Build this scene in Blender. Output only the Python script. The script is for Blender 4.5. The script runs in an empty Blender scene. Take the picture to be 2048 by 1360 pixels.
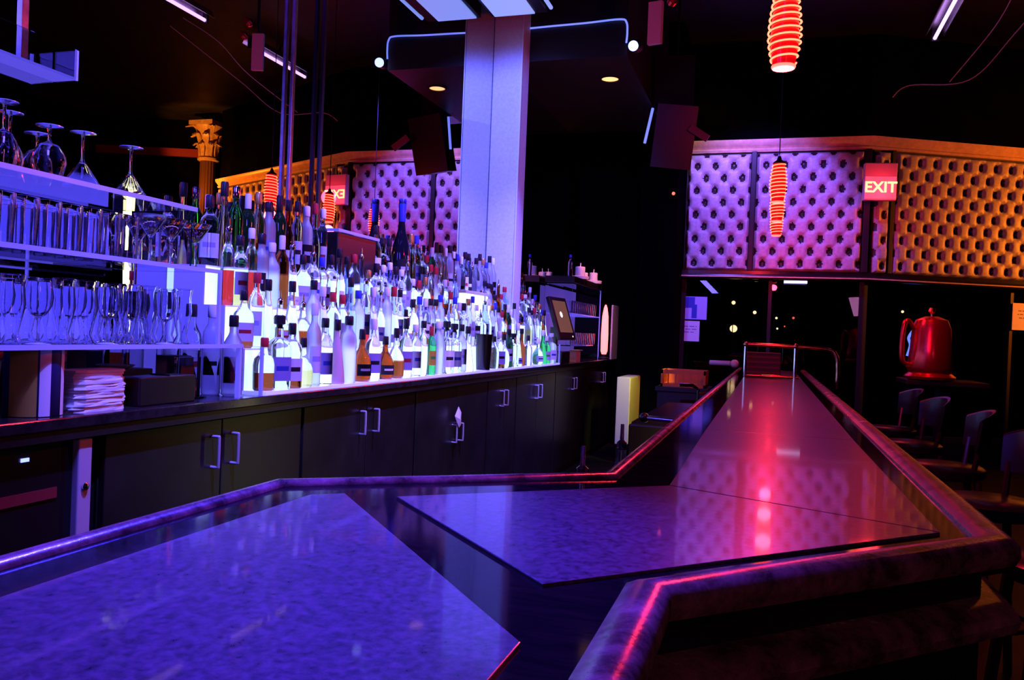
import bpy, bmesh, math, random
from mathutils import Vector, Matrix
random.seed(7)
C = bpy.context.scene
COL = C.collection

# ------------------------------------------------------------------ camera
F_PX = 1650.0
def basis(yaw, pitch):
    f = Vector((-math.sin(yaw)*math.cos(pitch), math.cos(yaw)*math.cos(pitch), math.sin(pitch)))
    r = Vector((math.cos(yaw), math.sin(yaw), 0)); return r, r.cross(f), f
YAW, PITCH, ROLL = math.radians(17.4517), math.radians(-0.5845), math.radians(2.3)
r_, u_, f_ = basis(YAW, PITCH)
rc = r_*math.cos(ROLL) + u_*math.sin(ROLL); uc = u_*math.cos(ROLL) - r_*math.sin(ROLL)
cam_d = bpy.data.cameras.new('camera'); cam = bpy.data.objects.new('camera', cam_d); COL.objects.link(cam)
cam_d.sensor_width = 36; cam_d.lens = F_PX/2048*36; cam_d.clip_start = 0.02
cam.matrix_world = Matrix(((rc.x, uc.x, -f_.x, 0), (rc.y, uc.y, -f_.y, 0), (rc.z, uc.z, -f_.z, 1.36), (0, 0, 0, 1)))
C.camera = cam
# ------------------------------------------------------------------ world, exposure
w = bpy.data.worlds.new('night'); C.world = w; w.use_nodes = True
w.node_tree.nodes['Background'].inputs[0].default_value = (0.02, 0.015, 0.05, 1)
w.node_tree.nodes['Background'].inputs[1].default_value = 0.02
vs = C.view_settings; vs.view_transform = 'Standard'; vs.look = 'None'; vs.gamma = 1; vs.exposure = 0.0; vs.use_curve_mapping = False
C.cycles.max_bounces = 14; C.cycles.transmission_bounces = 12; C.cycles.glossy_bounces = 6; C.cycles.transparent_max_bounces = 12
C.cycles.sample_clamp_indirect = 4.0; C.cycles.caustics_refractive = False; C.cycles.caustics_reflective = False
C.cycles.use_denoising = True

def lamp(name, kind, loc, energy, color, size=0.1, size_y=None, aim=None, spot=None, blend=0.5):
    d = bpy.data.lights.new(name, kind); d.energy = energy; d.color = color
    if kind == 'AREA':
        d.size = size
        if size_y: d.shape = 'RECTANGLE'; d.size_y = size_y
    else: d.shadow_soft_size = size
    if spot: d.spot_size = math.radians(spot); d.spot_blend = blend
    o = bpy.data.objects.new(name, d); COL.objects.link(o); o.location = loc
    if aim is not None: o.rotation_euler = (Vector(aim)-Vector(loc)).to_track_quat('-Z', 'Y').to_euler()
    return o
BLUE = (0.07, 0.07, 1.0); VIOLET = (0.30, 0.07, 1.0); RED = (1.0, 0.02, 0.05); AMBER = (1.0, 0.30, 0.03)
for y_, e_ in ((2.3, 1500), (4.0, 1900), (5.9, 1900)): lamp('backbar_fill', 'SPOT', (-0.75, y_-0.3, 4.2), e_, (0.15, 0.13, 1.0), 0.03, aim=(-2.1, y_+0.3, 1.45), spot=44, blend=0.9)  # added unseen spots that brighten the bottle fronts and labels
lamp('glass_shelf_light', 'AREA', (-1.45, 1.3, 2.6), 30, (0.10, 0.07, 1.0), 0.2, 0.6, aim=(-2.0, 1.9, 1.4))
lamp('column_fill', 'SPOT', (-1.6, 4.6, 3.7), 620, (0.10, 0.13, 1.0), 0.08, aim=(-2.1, 6.63, 2.6), spot=60)  # added spot to turn the column blue, not a fixture of the bar
lamp('foreground_fill', 'SPOT', (-1.3, 2.1, 3.7), 2700, (0.045, 0.03, 1.0), 0.05, aim=(-0.55, 1.02, 1.07), spot=27, blend=1.0)  # invented spot throwing a blue pool on the near bar top
lamp('bar_fill', 'AREA', (-0.9, 0.8, 4.4), 12, (0.14, 0.03, 1.0), 0.3, 1.4, aim=(-0.3, 1.2, 1.07))  # added violet fill over the bar top, no fixture there
lamp('warm_trim_fill', 'SPOT', (-0.9, 8.9, 4.6), 34, (1.0, 0.72, 0.36), 0.04, aim=(-0.75, 10.3, 3.8), spot=48, blend=0.8)  # made-up spot that warms the left end of the gilt trim
lamp('tufted_wall_fill', 'SPOT', (-0.3, 8.75, 4.3), 480, (0.22, 0.10, 1.0), 0.1, aim=(-0.25, 10.3, 2.6), spot=72)  # added violet light for the tufted wall, besides the ceiling tubes
lamp('amber_spot', 'SPOT', (6.5, 10.5, 2.9), 1150, (1.0, 0.18, 0.008), 0.06, aim=(3.6, 11.6, 2.8), spot=70, blend=0.7)
lamp('amber_spot', 'SPOT', (4.7, 9.8, 2.6), 700, AMBER, 0.06, aim=(4.85, 12.2, 4.4), spot=40)
lamp('red_spot', 'SPOT', (0.12, 8.9, 2.25), 34, RED, 0.05, aim=(0.25, 10.3, 2.35), spot=80, blend=1.0)
lamp('underbar_work_light', 'AREA', (-0.5, 4.6, 0.90), 3.0, (1.0, 0.92, 0.40), 0.08, 2.6, aim=(-1.9, 4.6, 0.95))
lamp('cooler_side_fill', 'SPOT', (-1.0, 8.15, 1.55), 55, (1.0, 0.95, 0.22), 0.04, aim=(-1.42, 9.1, 0.5), spot=42)  # added yellow light aimed at the cooler's side, no lamp hangs here
lamp('customer_side_fill', 'AREA', (2.0, -0.9, 2.3), 9, (0.5, 0.16, 0.42), 0.5, aim=(0.1, 1.0, 1.0))

# ------------------------------------------------------------------ materials
def mat(name, color, rough=0.5, metal=0.0, trans=0.0, ior=1.45, emit=None, strength=0.0, spec=0.5, coat=0.0):
    m = bpy.data.materials.new(name); m.use_nodes = True
    b = m.node_tree.nodes['Principled BSDF']
    b.inputs['Base Color'].default_value = (*color, 1); b.inputs['Roughness'].default_value = rough
    b.inputs['Metallic'].default_value = metal; b.inputs['IOR'].default_value = ior
    b.inputs['Transmission Weight'].default_value = trans; b.inputs['Specular IOR Level'].default_value = spec
    b.inputs['Coat Weight'].default_value = coat
    if emit: b.inputs['Emission Color'].default_value = (*emit, 1); b.inputs['Emission Strength'].default_value = strength
    return m
def noise_mat(name, c1, c2, scale, rough=(0.1, 0.2), bump=0.0, spec=0.5, detail=6, metal=0.0, stretch=(1, 1, 1)):
    m = mat(name, c1, rough[0], metal, spec=spec); nt = m.node_tree; b = nt.nodes['Principled BSDF']
    tc = nt.nodes.new('ShaderNodeTexCoord'); mp = nt.nodes.new('ShaderNodeMapping'); mp.inputs['Scale'].default_value = stretch
    n = nt.nodes.new('ShaderNodeTexNoise'); n.inputs['Scale'].default_value = scale; n.inputs['Detail'].default_value = detail
    n.inputs['Roughness'].default_value = 0.7
    nt.links.new(tc.outputs['Object'], mp.inputs[0]); nt.links.new(mp.outputs[0], n.inputs['Vector'])
    cr = nt.nodes.new('ShaderNodeValToRGB'); cr.color_ramp.elements[0].position = 0.38; cr.color_ramp.elements[1].position = 0.66
    cr.color_ramp.elements[0].color = (*c1, 1); cr.color_ramp.elements[1].color = (*c2, 1)
    nt.links.new(n.outputs['Fac'], cr.inputs[0]); nt.links.new(cr.outputs[0], b.inputs['Base Color'])
    mr = nt.nodes.new('ShaderNodeMapRange'); mr.inputs['To Min'].default_value = rough[0]; mr.inputs['To Max'].default_value = rough[1]
    nt.links.new(n.outputs['Fac'], mr.inputs['Value']); nt.links.new(mr.outputs[0], b.inputs['Roughness'])
    if bump:
        bp = nt.nodes.new('ShaderNodeBump'); bp.inputs['Strength'].default_value = bump; bp.inputs['Distance'].default_value = 0.01
        nt.links.new(n.outputs['Fac'], bp.inputs['Height']); nt.links.new(bp.outputs[0], b.inputs['Normal'])
    return m
M = {}
M['granite'] = noise_mat('granite', (0.02, 0.008, 0.018), (0.17, 0.075, 0.11), 95, (0.24, 0.36), 0.0, 0.5, detail=3)
M['granite'].node_tree.nodes['Color Ramp'].color_ramp.elements[0].position = 0.30; M['granite'].node_tree.nodes['Color Ramp'].color_ramp.elements[1].position = 0.74
for k_, v_ in (('Coat Weight', 0.5), ('Coat Roughness', 0.045), ('Coat IOR', 1.5)): M['granite'].node_tree.nodes['Principled BSDF'].inputs[k_].default_value = v_
M['wood'] = noise_mat('bar_wood', (0.006, 0.003, 0.004), (0.016, 0.007, 0.007), 9, (0.05, 0.10), 0.004, 0.07, stretch=(1, 6, 1))
M['railwood'] = noise_mat('rail_wood', (0.06, 0.018, 0.018), (0.36, 0.13, 0.12), 16, (0.14, 0.35), 0.10, 0.6)
M['black'] = mat('black_paint', (0.006, 0.006, 0.007), 0.5)
M['cab'] = noise_mat('black_lacquer', (0.012, 0.012, 0.011), (0.02, 0.02, 0.018), 4, (0.26, 0.36), 0.01)
M['counter'] = noise_mat('counter_laminate', (0.012, 0.011, 0.012), (0.03, 0.027, 0.026), 18, (0.10, 0.2), 0.01)
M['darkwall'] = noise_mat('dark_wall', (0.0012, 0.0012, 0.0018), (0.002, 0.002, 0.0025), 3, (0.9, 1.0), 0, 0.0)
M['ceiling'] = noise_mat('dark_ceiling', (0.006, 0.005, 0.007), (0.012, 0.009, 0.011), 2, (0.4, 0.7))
M['floor'] = noise_mat('dark_floor', (0.006, 0.004, 0.004), (0.012, 0.008, 0.008), 5, (0.4, 0.6), 0, 0.2)
M['mirror'] = mat('mirror_glass', (0.72, 0.73, 0.76), 0.0, 1.0)
M['chrome'] = mat('chrome', (0.8, 0.8, 0.82), 0.12, 1.0)
M['steel'] = noise_mat('brushed_steel', (0.35, 0.35, 0.36), (0.5, 0.5, 0.5), 30, (0.25, 0.4), 0, metal=1.0)
M['brass'] = mat('brass', (0.75, 0.45, 0.25), 0.18, 1.0)
M['gold'] = noise_mat('gold_paint', (0.45, 0.26, 0.09), (0.65, 0.42, 0.18), 20, (0.3, 0.45), 0.05)
M['cream'] = noise_mat('gilt_trim', (0.60, 0.44, 0.26), (0.80, 0.60, 0.36), 12, (0.28, 0.4), 0.04)
M['white'] = mat('white_paint', (0.75, 0.75, 0.77), 0.45)
M['paper'] = mat('paper', (0.8, 0.8, 0.82), 0.7)
M['tuft'] = noise_mat('tufted_vinyl', (0.38, 0.36, 0.38), (0.52, 0.50, 0.50), 30, (0.34, 0.5), 0.12)
M['button'] = mat('button', (0.02, 0.013, 0.015), 0.4)  # button leather; also used for the painted shade around each button
M['led'] = mat('led_acrylic', (0.8, 0.8, 0.85), 0.4, emit=(0.40, 0.58, 1.0), strength=2.0)
M['led_top'] = mat('led_step_top', (0.7, 0.7, 0.8), 0.25, emit=(0.20, 0.20, 1.0), strength=1.4)
M['acrylic'] = mat('clear_acrylic', (0.90, 0.90, 1.0), 0.0, trans=1.0, ior=1.2)
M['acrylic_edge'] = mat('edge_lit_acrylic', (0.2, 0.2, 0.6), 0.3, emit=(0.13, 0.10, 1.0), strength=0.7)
M['shelf_fill_glow'] = mat('shelf_fill_glow', (0.04, 0.04, 0.2), 0.4, emit=(0.09, 0.07, 1.0), strength=1.35)
M['cab_fill_glow'] = mat('cabinet_fill_glow', (0.1, 0.1, 0.3), 0.4, emit=(0.16, 0.09, 0.75), strength=0.42)
M['ledstrip'] = mat('led_rope', (0.5, 0.6, 0.9), 0.4, emit=(0.14, 0.2, 1.0), strength=1.4)
M['uv'] = mat('uv_tube', (0.6, 0.4, 1), 0.3, emit=(0.62, 0.30, 1.0), strength=3.2)
M['blue_tube'] = mat('blue_tube', (0.5, 0.5, 1), 0.3, emit=(0.5, 0.45, 1.0), strength=2.4)
M['panel_light'] = mat('light_panel', (0.8, 0.9, 1), 0.5, emit=(0.22, 0.36, 1.0), strength=0.95)
M['red_neon'] = mat('red_spiral', (1, 0.2, 0.1), 0.3, emit=(1.0, 0.13, 0.06), strength=5.0)
M['red_core'] = mat('red_glass_core', (0.5, 0.01, 0.01), 0.2, emit=(1.0, 0.002, 0.006), strength=0.6)
M['red_disc'] = mat('lamp_bottom', (1, 0.3, 0.2), 0.3, emit=(1.0, 0.16, 0.09), strength=2.2)
M['recess'] = mat('warm_bulb', (1, 0.7, 0.4), 0.4, emit=(1.0, 0.42, 0.16), strength=2.2)
M['exit_face'] = mat('exit_face', (1, 0.2, 0.2), 0.4, emit=(1.0, 0.05, 0.11), strength=1.5)
M['exit_letter'] = mat('exit_letter', (1, 0.5, 0.3), 0.4, emit=(1.0, 0.42, 0.14), strength=3.4)
M['exit_box'] = mat('exit_housing', (0.7, 0.6, 0.65), 0.5)
M['window'] = mat('window_glass', (0.35, 0.35, 0.4), 0.0, trans=1.0, ior=1.45)
M['night'] = mat('night_street', (0.003, 0.003, 0.004), 0.9)
M['warm_dot'] = mat('street_lamp_glow', (1, 0.8, 0.5), 0.4, emit=(1.0, 0.62, 0.28), strength=5)
M['red_dot'] = mat('red_led', (1, 0.2, 0.2), 0.4, emit=(1.0, 0.08, 0.04), strength=4)
M['blue_dot'] = mat('blue_led', (0.2, 0.3, 1), 0.4, emit=(0.15, 0.2, 1.0), strength=4)
M['redmetal'] = mat('red_metal', (0.75, 0.05, 0.06), 0.24, 0.85)
M['orange'] = mat('orange_plastic', (0.55, 0.10, 0.02), 0.4)
M['yellow'] = mat('yellow_lit_panel', (0.72, 0.68, 0.32), 0.5)
M['lav'] = mat('pale_grey_metal', (0.5, 0.46, 0.55), 0.4)
M['screen'] = mat('till_screen', (0.02, 0.01, 0.01), 0.15, emit=(0.16, 0.06, 0.05), strength=1.0)
M['screenlogo'] = mat('till_glyph', (0.9, 0.9, 0.9), 0.3, emit=(1.0, 0.85, 0.75), strength=1.6)
M['wax'] = mat('white_wax', (0.85, 0.72, 0.72), 0.5)
M['blueprint'] = mat('blue_print', (0.04, 0.06, 0.45), 0.6)
M['mustard'] = mat('mustard_band', (0.5, 0.32, 0.04), 0.6)
M['navy'] = mat('navy_band', (0.01, 0.015, 0.14), 0.5)
M['brown'] = mat('brown_card', (0.09, 0.03, 0.015), 0.6)
M['vinyl'] = mat('black_vinyl', (0.012, 0.009, 0.010), 0.28)
M['stoolwood'] = mat('dark_stool_wood', (0.03, 0.018, 0.014), 0.25)
M['redpaint'] = mat('dark_red_paint', (0.22, 0.02, 0.03), 0.5)
M['bluelight'] = mat('spot_lens', (0.4, 0.5, 1), 0.3, emit=(0.3, 0.36, 1.0), strength=3.5)
M['flame_glass'] = mat('glowing_red_shade', (1, 0.3, 0.3), 0.4, emit=(1.0, 0.16, 0.14), strength=3.0)
M['text'] = mat('print_ink', (0.06, 0.05, 0.25), 0.6)
GL = dict(clear=mat('clear_bottle_glass', (0.97, 0.98, 1.0), 0.0, trans=1.0), blue=mat('blue_bottle_glass', (0.45, 0.55, 1.0), 0.0, trans=1.0),
          amber=mat('amber_liquor', (0.36, 0.05, 0.008), 0.0, trans=1.0), brown=mat('brown_bottle_glass', (0.30, 0.06, 0.015), 0.0, trans=1.0),
          green=mat('green_bottle_glass', (0.05, 0.55, 0.12), 0.0, trans=1.0), darkgreen=mat('dark_green_glass', (0.02, 0.09, 0.03), 0.02, trans=0.85),
          black=mat('black_bottle_glass', (0.006, 0.006, 0.012), 0.06), frost=mat('frosted_bottle', (0.88, 0.9, 1.0), 0.45, trans=0.85),
          red=mat('red_liquor', (0.7, 0.03, 0.03), 0.0, trans=1.0), cream=mat('cream_liqueur', (0.62, 0.40, 0.36), 0.25),
          yellow=mat('straw_liquor', (0.85, 0.72, 0.25), 0.0, trans=1.0), lilac=mat('lilac_bottle_glass', (0.75, 0.6, 1.0), 0.0, trans=1.0))
CAPC = dict(black=mat('black_cap', (0.008, 0.008, 0.014), 0.35), white=mat('white_cap', (0.8, 0.78, 0.85), 0.4), blue=mat('blue_cap', (0.03, 0.05, 0.5), 0.35),
            red=mat('red_cap', (0.45, 0.02, 0.03), 0.35), gold=mat('gold_cap', (0.7, 0.45, 0.15), 0.3, 0.8), steel=M['chrome'], green=mat('green_cap', (0.03, 0.3, 0.08), 0.4))
LABC = dict(white=mat('white_label', (0.78, 0.78, 0.86), 0.6), lilac=mat('lilac_label', (0.45, 0.38, 0.72), 0.6), black=mat('black_label', (0.012, 0.01, 0.02), 0.5),
            blue=mat('blue_label', (0.05, 0.09, 0.55), 0.5), red=mat('red_label', (0.5, 0.03, 0.05), 0.5), yellow=mat('yellow_label', (0.85, 0.5, 0.06), 0.5),
            green=mat('green_label', (0.10, 0.5, 0.08), 0.5))
GLASS = mat('barware_glass', (0.95, 0.95, 1.0), 0.0, trans=1.0, ior=1.45)
GLASSF = mat('barware_foot', (0.9, 0.9, 1.0), 0.1, trans=0.6, ior=1.45)

# ------------------------------------------------------------------ mesh helpers
def finish(bm, name, mats, smooth=False):
    me = bpy.data.meshes.new(name); bm.normal_update(); bm.to_mesh(me); bm.free()
    for m in (mats if isinstance(mats, (list, tuple)) else [mats]): me.materials.append(m)
    if smooth:
        me.shade_smooth()
        try: me.set_sharp_from_angle(angle=math.radians(40))
        except Exception: pass
    return me
def link(name, me, parent=None, loc=(0, 0, 0), rot=(0, 0, 0)):
    o = bpy.data.objects.new(name, me); COL.objects.link(o); o.location = loc; o.rotation_euler = rot
    if parent: o.parent = parent
    return o
def tag(o, label, cat, group=None):
    o['label'] = label; o['category'] = cat
    if group: o['group'] = group
    return o
def thing(name, label, cat, loc=(0, 0, 0), rotz=0, group=None):
    o = bpy.data.objects.new(name, None); COL.objects.link(o); o.location = loc; o.rotation_euler = (0, 0, rotz); o.empty_display_size = 0.05
    return tag(o, label, cat, group)
def struct(name, me, loc=(0, 0, 0)):
    o = link(name, me, None, loc); o['kind'] = 'structure'; return o
def add_box(bm, x0, x1, y0, y1, z0, z1, mi=0, bevel=0.0):
    vs_ = [bm.verts.new(p) for p in ((x0, y0, z0), (x1, y0, z0), (x1, y1, z0), (x0, y1, z0), (x0, y0, z1), (x1, y0, z1), (x1, y1, z1), (x0, y1, z1))]
    fs = []
    for q in ((0, 3, 2, 1), (4, 5, 6, 7), (0, 1, 5, 4), (1, 2, 6, 5), (2, 3, 7, 6), (3, 0, 4, 7)):
        f = bm.faces.new([vs_[i] for i in q]); f.material_index = mi; fs.append(f)
    if bevel > 0:
        es = list({e for f in fs for e in f.edges})
        bmesh.ops.bevel(bm, geom=es, offset=bevel, segments=2, profile=0.5, affect='EDGES')
def box(name, m, x0, x1, y0, y1, z0, z1, bevel=0.0):
    bm = bmesh.new(); add_box(bm, x0, x1, y0, y1, z0, z1, 0, bevel); return finish(bm, name, m)
def add_prism(bm, pts, z0, z1, mi=0):
    a = [bm.verts.new((x, y, z0)) for x, y in pts]; b = [bm.verts.new((x, y, z1)) for x, y in pts]; n = len(pts)
    f = [bm.faces.new(list(reversed(a))), bm.faces.new(b)]
    for i in range(n): f.append(bm.faces.new((a[i], a[(i+1) % n], b[(i+1) % n], b[i])))
    for q in f: q.material_index = mi
    bmesh.ops.recalc_face_normals(bm, faces=f)
    return f
def prism(name, m, pts, z0, z1, bevel=0.0):
    bm = bmesh.new(); f = add_prism(bm, pts, z0, z1)
    if bevel: bmesh.ops.bevel(bm, geom=list({e for e in f[1].edges}), offset=bevel, segments=2, profile=0.5, affect='EDGES')
    return finish(bm, name, m)
def add_lathe(bm, prof, seg=20, sx=1.0, sy=1.0, sq=2.0, mi=0, off=(0, 0, 0), cap0=True, cap1=True, mf=None):
    rings = []
    for r, z in prof:
        ring = []
        for k in range(seg):
            a = 2*math.pi*k/seg; c, s = math.cos(a), math.sin(a)
            if sq != 2.0:
                d = (abs(c)**sq+abs(s)**sq)**(-1/sq); c *= d; s *= d
            ring.append(bm.verts.new((off[0]+r*c*sx, off[1]+r*s*sy, off[2]+z)))
        rings.append(ring)
    for i in range(len(rings)-1):
        for k in range(seg):
            f = bm.faces.new((rings[i][k], rings[i][(k+1) % seg], rings[i+1][(k+1) % seg], rings[i+1][k]))
            f.material_index = mf(0.5*(prof[i][1]+prof[i+1][1])) if mf else mi
    if cap0: f = bm.faces.new(list(reversed(rings[0]))); f.material_index = mf(prof[0][1]) if mf else mi
    if cap1: f = bm.faces.new(rings[-1]); f.material_index = mf(prof[-1][1]) if mf else mi
def lathe(name, m, prof, seg=20, **k):
    bm = bmesh.new(); add_lathe(bm, prof, seg, **k); return finish(bm, name, m, True)
def add_tube(bm, pts, r, seg=8, mi=0):
    pts = [Vector(p) for p in pts]; rings = []; up = None
    rr = r if isinstance(r, (list, tuple)) else [r]*len(pts)
    for i, p in enumerate(pts):
        t = ((pts[min(i+1, len(pts)-1)]-p).normalized() if i == 0 else (p-pts[i-1]).normalized() if i == len(pts)-1 else ((pts[i+1]-p).normalized()+(p-pts[i-1]).normalized()).normalized())
        if up is None: up = Vector((0, 0, 1)) if abs(t.z) < 0.9 else Vector((1, 0, 0))
        a = t.cross(up).normalized(); b = a.cross(t).normalized(); up = b
        rings.append([bm.verts.new(p+(a*math.cos(2*math.pi*k/seg)+b*math.sin(2*math.pi*k/seg))*rr[i]) for k in range(seg)])
    for i in range(len(rings)-1):
        for k in range(seg):
            f = bm.faces.new((rings[i][k], rings[i][(k+1) % seg], rings[i+1][(k+1) % seg], rings[i+1][k])); f.material_index = mi
    for q in (list(reversed(rings[0])), rings[-1]):
        f = bm.faces.new(q); f.material_index = mi
def tube(name, m, pts, r, seg=8):
    bm = bmesh.new(); add_tube(bm, pts, r, seg); bmesh.ops.recalc_face_normals(bm, faces=bm.faces); return finish(bm, name, m, True)
def sweep(name, m, path, prof, side=1):
    """profile points (u outwards, z) carried along a plan polyline with mitred corners"""
    bm = bmesh.new(); P = [Vector(p) for p in path]; rings = []
    def nrm(a, b): d = (b-a).normalized(); return Vector((d.y, -d.x))*side
    for i, p in enumerate(P):
        if i == 0: n = nrm(P[0], P[1])
        elif i == len(P)-1: n = nrm(P[-2], P[-1])
        else:
            n1, n2 = nrm(P[i-1], p), nrm(p, P[i+1]); n = (n1+n2); n = n/max(0.2, n.dot(n1))
        rings.append([bm.verts.new((p.x+n.x*u, p.y+n.y*u, z)) for u, z in prof])
    k = len(prof)
    for i in range(len(rings)-1):
        for j in range(k): bm.faces.new((rings[i][j], rings[i][(j+1) % k], rings[i+1][(j+1) % k], rings[i+1][j]))
    bm.faces.new(rings[0]); bm.faces.new(list(reversed(rings[-1])))
    bmesh.ops.recalc_face_normals(bm, faces=bm.faces)
    return finish(bm, name, m, True)
def smooth_path(ctrl, n=8):
    out = []; P = [Vector(p) for p in ctrl]
    for i in range(len(P)-1):
        a, b, c, d = P[max(i-1, 0)], P[i], P[i+1], P[min(i+2, len(P)-1)]
        for k in range(n):
            t = k/n; out.append(0.5*((2*b)+(c-a)*t+(2*a-5*b+4*c-d)*t*t+(3*b-a-3*c+d)*t**3))
    out.append(P[-1]); return out
def text_mesh(name, s, size, m, depth=0.002):
    cu = bpy.data.curves.new(name+'_c', 'FONT'); cu.body = s; cu.size = size; cu.align_x = 'CENTER'; cu.align_y = 'CENTER'; cu.extrude = depth; cu.offset = size*0.018
    o = bpy.data.objects.new(name+'_t', cu); COL.objects.link(o)
    dg = bpy.context.evaluated_depsgraph_get(); me = bpy.data.meshes.new_from_object(o.evaluated_get(dg))
    bpy.data.objects.remove(o); bpy.data.curves.remove(cu)
    me.materials.clear(); me.materials.append(m); me.name = name; return me
ONES = ['', 'first', 'second', 'third', 'fourth', 'fifth', 'sixth', 'seventh', 'eighth', 'ninth', 'tenth', 'eleventh', 'twelfth', 'thirteenth', 'fourteenth',
        'fifteenth', 'sixteenth', 'seventeenth', 'eighteenth', 'nineteenth']
TENS = {2: ('twentieth', 'twenty'), 3: ('thirtieth', 'thirty'), 4: ('fortieth', 'forty'), 5: ('fiftieth', 'fifty'), 6: ('sixtieth', 'sixty'), 7: ('seventieth', 'seventy')}
def ordinal(n):
    if n < 20: return ONES[n]
    return TENS[n//10][0] if n % 10 == 0 else TENS[n//10][1]+'-'+ONES[n % 10]

# ------------------------------------------------------------------ the room
MX = -2.35                                   # mirror plane
ZC = 4.95
struct('floor', box('floor', M['floor'], -2.6, 7.1, -4, 22, -0.1, 0))
struct('ceiling', box('ceiling', M['ceiling'], -2.6, 7.1, -4, 14, ZC, ZC+0.1))
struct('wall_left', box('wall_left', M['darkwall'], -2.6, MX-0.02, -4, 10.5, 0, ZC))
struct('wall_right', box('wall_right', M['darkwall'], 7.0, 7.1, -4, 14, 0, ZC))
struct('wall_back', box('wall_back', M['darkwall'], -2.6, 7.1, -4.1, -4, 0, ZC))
YW = 10.3
ORA = Vector((1.0, YW)); ORB = Vector((4.45, 12.02)); od = (ORB-ORA).normalized()
# upper front wall: straight stretch, then turned away on the right
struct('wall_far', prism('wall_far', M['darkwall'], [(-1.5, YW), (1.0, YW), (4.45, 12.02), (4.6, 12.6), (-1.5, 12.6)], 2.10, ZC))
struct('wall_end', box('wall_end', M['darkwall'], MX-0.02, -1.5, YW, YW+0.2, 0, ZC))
struct('pillar', box('pillar', M['darkwall'], -1.5, -1.08, 9.5, YW, 0, ZC))
struct('wall_recess', prism('wall_recess', M['darkwall'], [(4.45, 12.9), (7.1, 11.9), (7.1, 12.4), (4.6, 13.2)], 0, ZC))
o = struct('trim_3', prism('trim_3', M['redpaint'], [(5.2, 12.55), (7.0, 11.87), (7.0, 11.92), (5.2, 12.60)], 4.28, 4.42))  # the red light on this beam is put into its paint colour
# mirror on the back-bar wall
mir = tag(link('wall_mirror', box('wall_mirror', M['mirror'], MX-0.018, MX, 0.2, 9.4, 1.0, 4.4)), 'tall mirror covering the wall behind the bottles, showing the room reversed', 'mirror')
# storefront glass below the tufted wall
def window(n, a, b, m=2.08):
    a, b = Vector(a), Vector(b); d = (b-a).normalized(); nn = Vector((-d.y, d.x))
    pane = struct('window_%d' % n, prism('window_%d' % n, M['window'], [a+nn*0.05, b+nn*0.05, b+nn*0.058, a+nn*0.058], 0.32, m))
    fr = bmesh.new()
    L = (b-a).length
    for t0, t1 in ((0, 0.05), (L-0.05, L), (L/2-0.02, L/2+0.02)):
        add_prism(fr, [a+d*t0+nn*0.02, a+d*t1+nn*0.02, a+d*t1+nn*0.09, a+d*t0+nn*0.09], 0.30, m+0.02)
    add_prism(fr, [a+nn*0.0, b+nn*0.0, b+nn*0.10, a+nn*0.10], 0.0, 0.32)
    link('window_frame', finish(fr, 'window_frame', M['black']), pane)
    return pane
window(1, (-1.08, YW), (1.0, YW)); window(2, ORA, ORB)
# street beyond
struct('street_backdrop_wall', box('street_wall', M['night'], -8, 16, 21.5, 22, 0, 8))
def glow(name, label, loc, r, m, cat='light', squash=1.0, tall=1.0, group=None):
    bm = bmesh.new(); bmesh.ops.create_uvsphere(bm, u_segments=12, v_segments=8, radius=r)
    for v in bm.verts: v.co.x *= squash; v.co.z *= tall
    return tag(link(name, finish(bm, name, m, True), None, loc), label, cat, group)
# ledge under the tufted wall and gilt cornice over it
wall_path = [(-1.5, YW), (1.0, YW), (4.45, 12.02)]
def off(p, d=0.0): return p
led = sweep('trim_1', M['cream'], wall_path, [(-0.02, 3.62), (0.035, 3.62), (0.05, 3.645), (0.03, 3.66), (0.055, 3.69), (0.085, 3.72), (0.09, 3.76), (-0.02, 3.76)], 1)
struct('trim_1', led)
struct('trim_2', sweep('trim_2', M['vinyl'], wall_path, [(-0.02, 2.10), (0.09, 2.10), (0.10, 2.125), (0.09, 2.15), (0.05, 2.16), (0.05, 2.20), (-0.02, 2.20)], 1))
struct('trim_4', sweep('trim_4', M['cream'], wall_path, [(0.09, 2.118), (0.108, 2.118), (0.108, 2.132), (0.09, 2.132)], 1))

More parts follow.
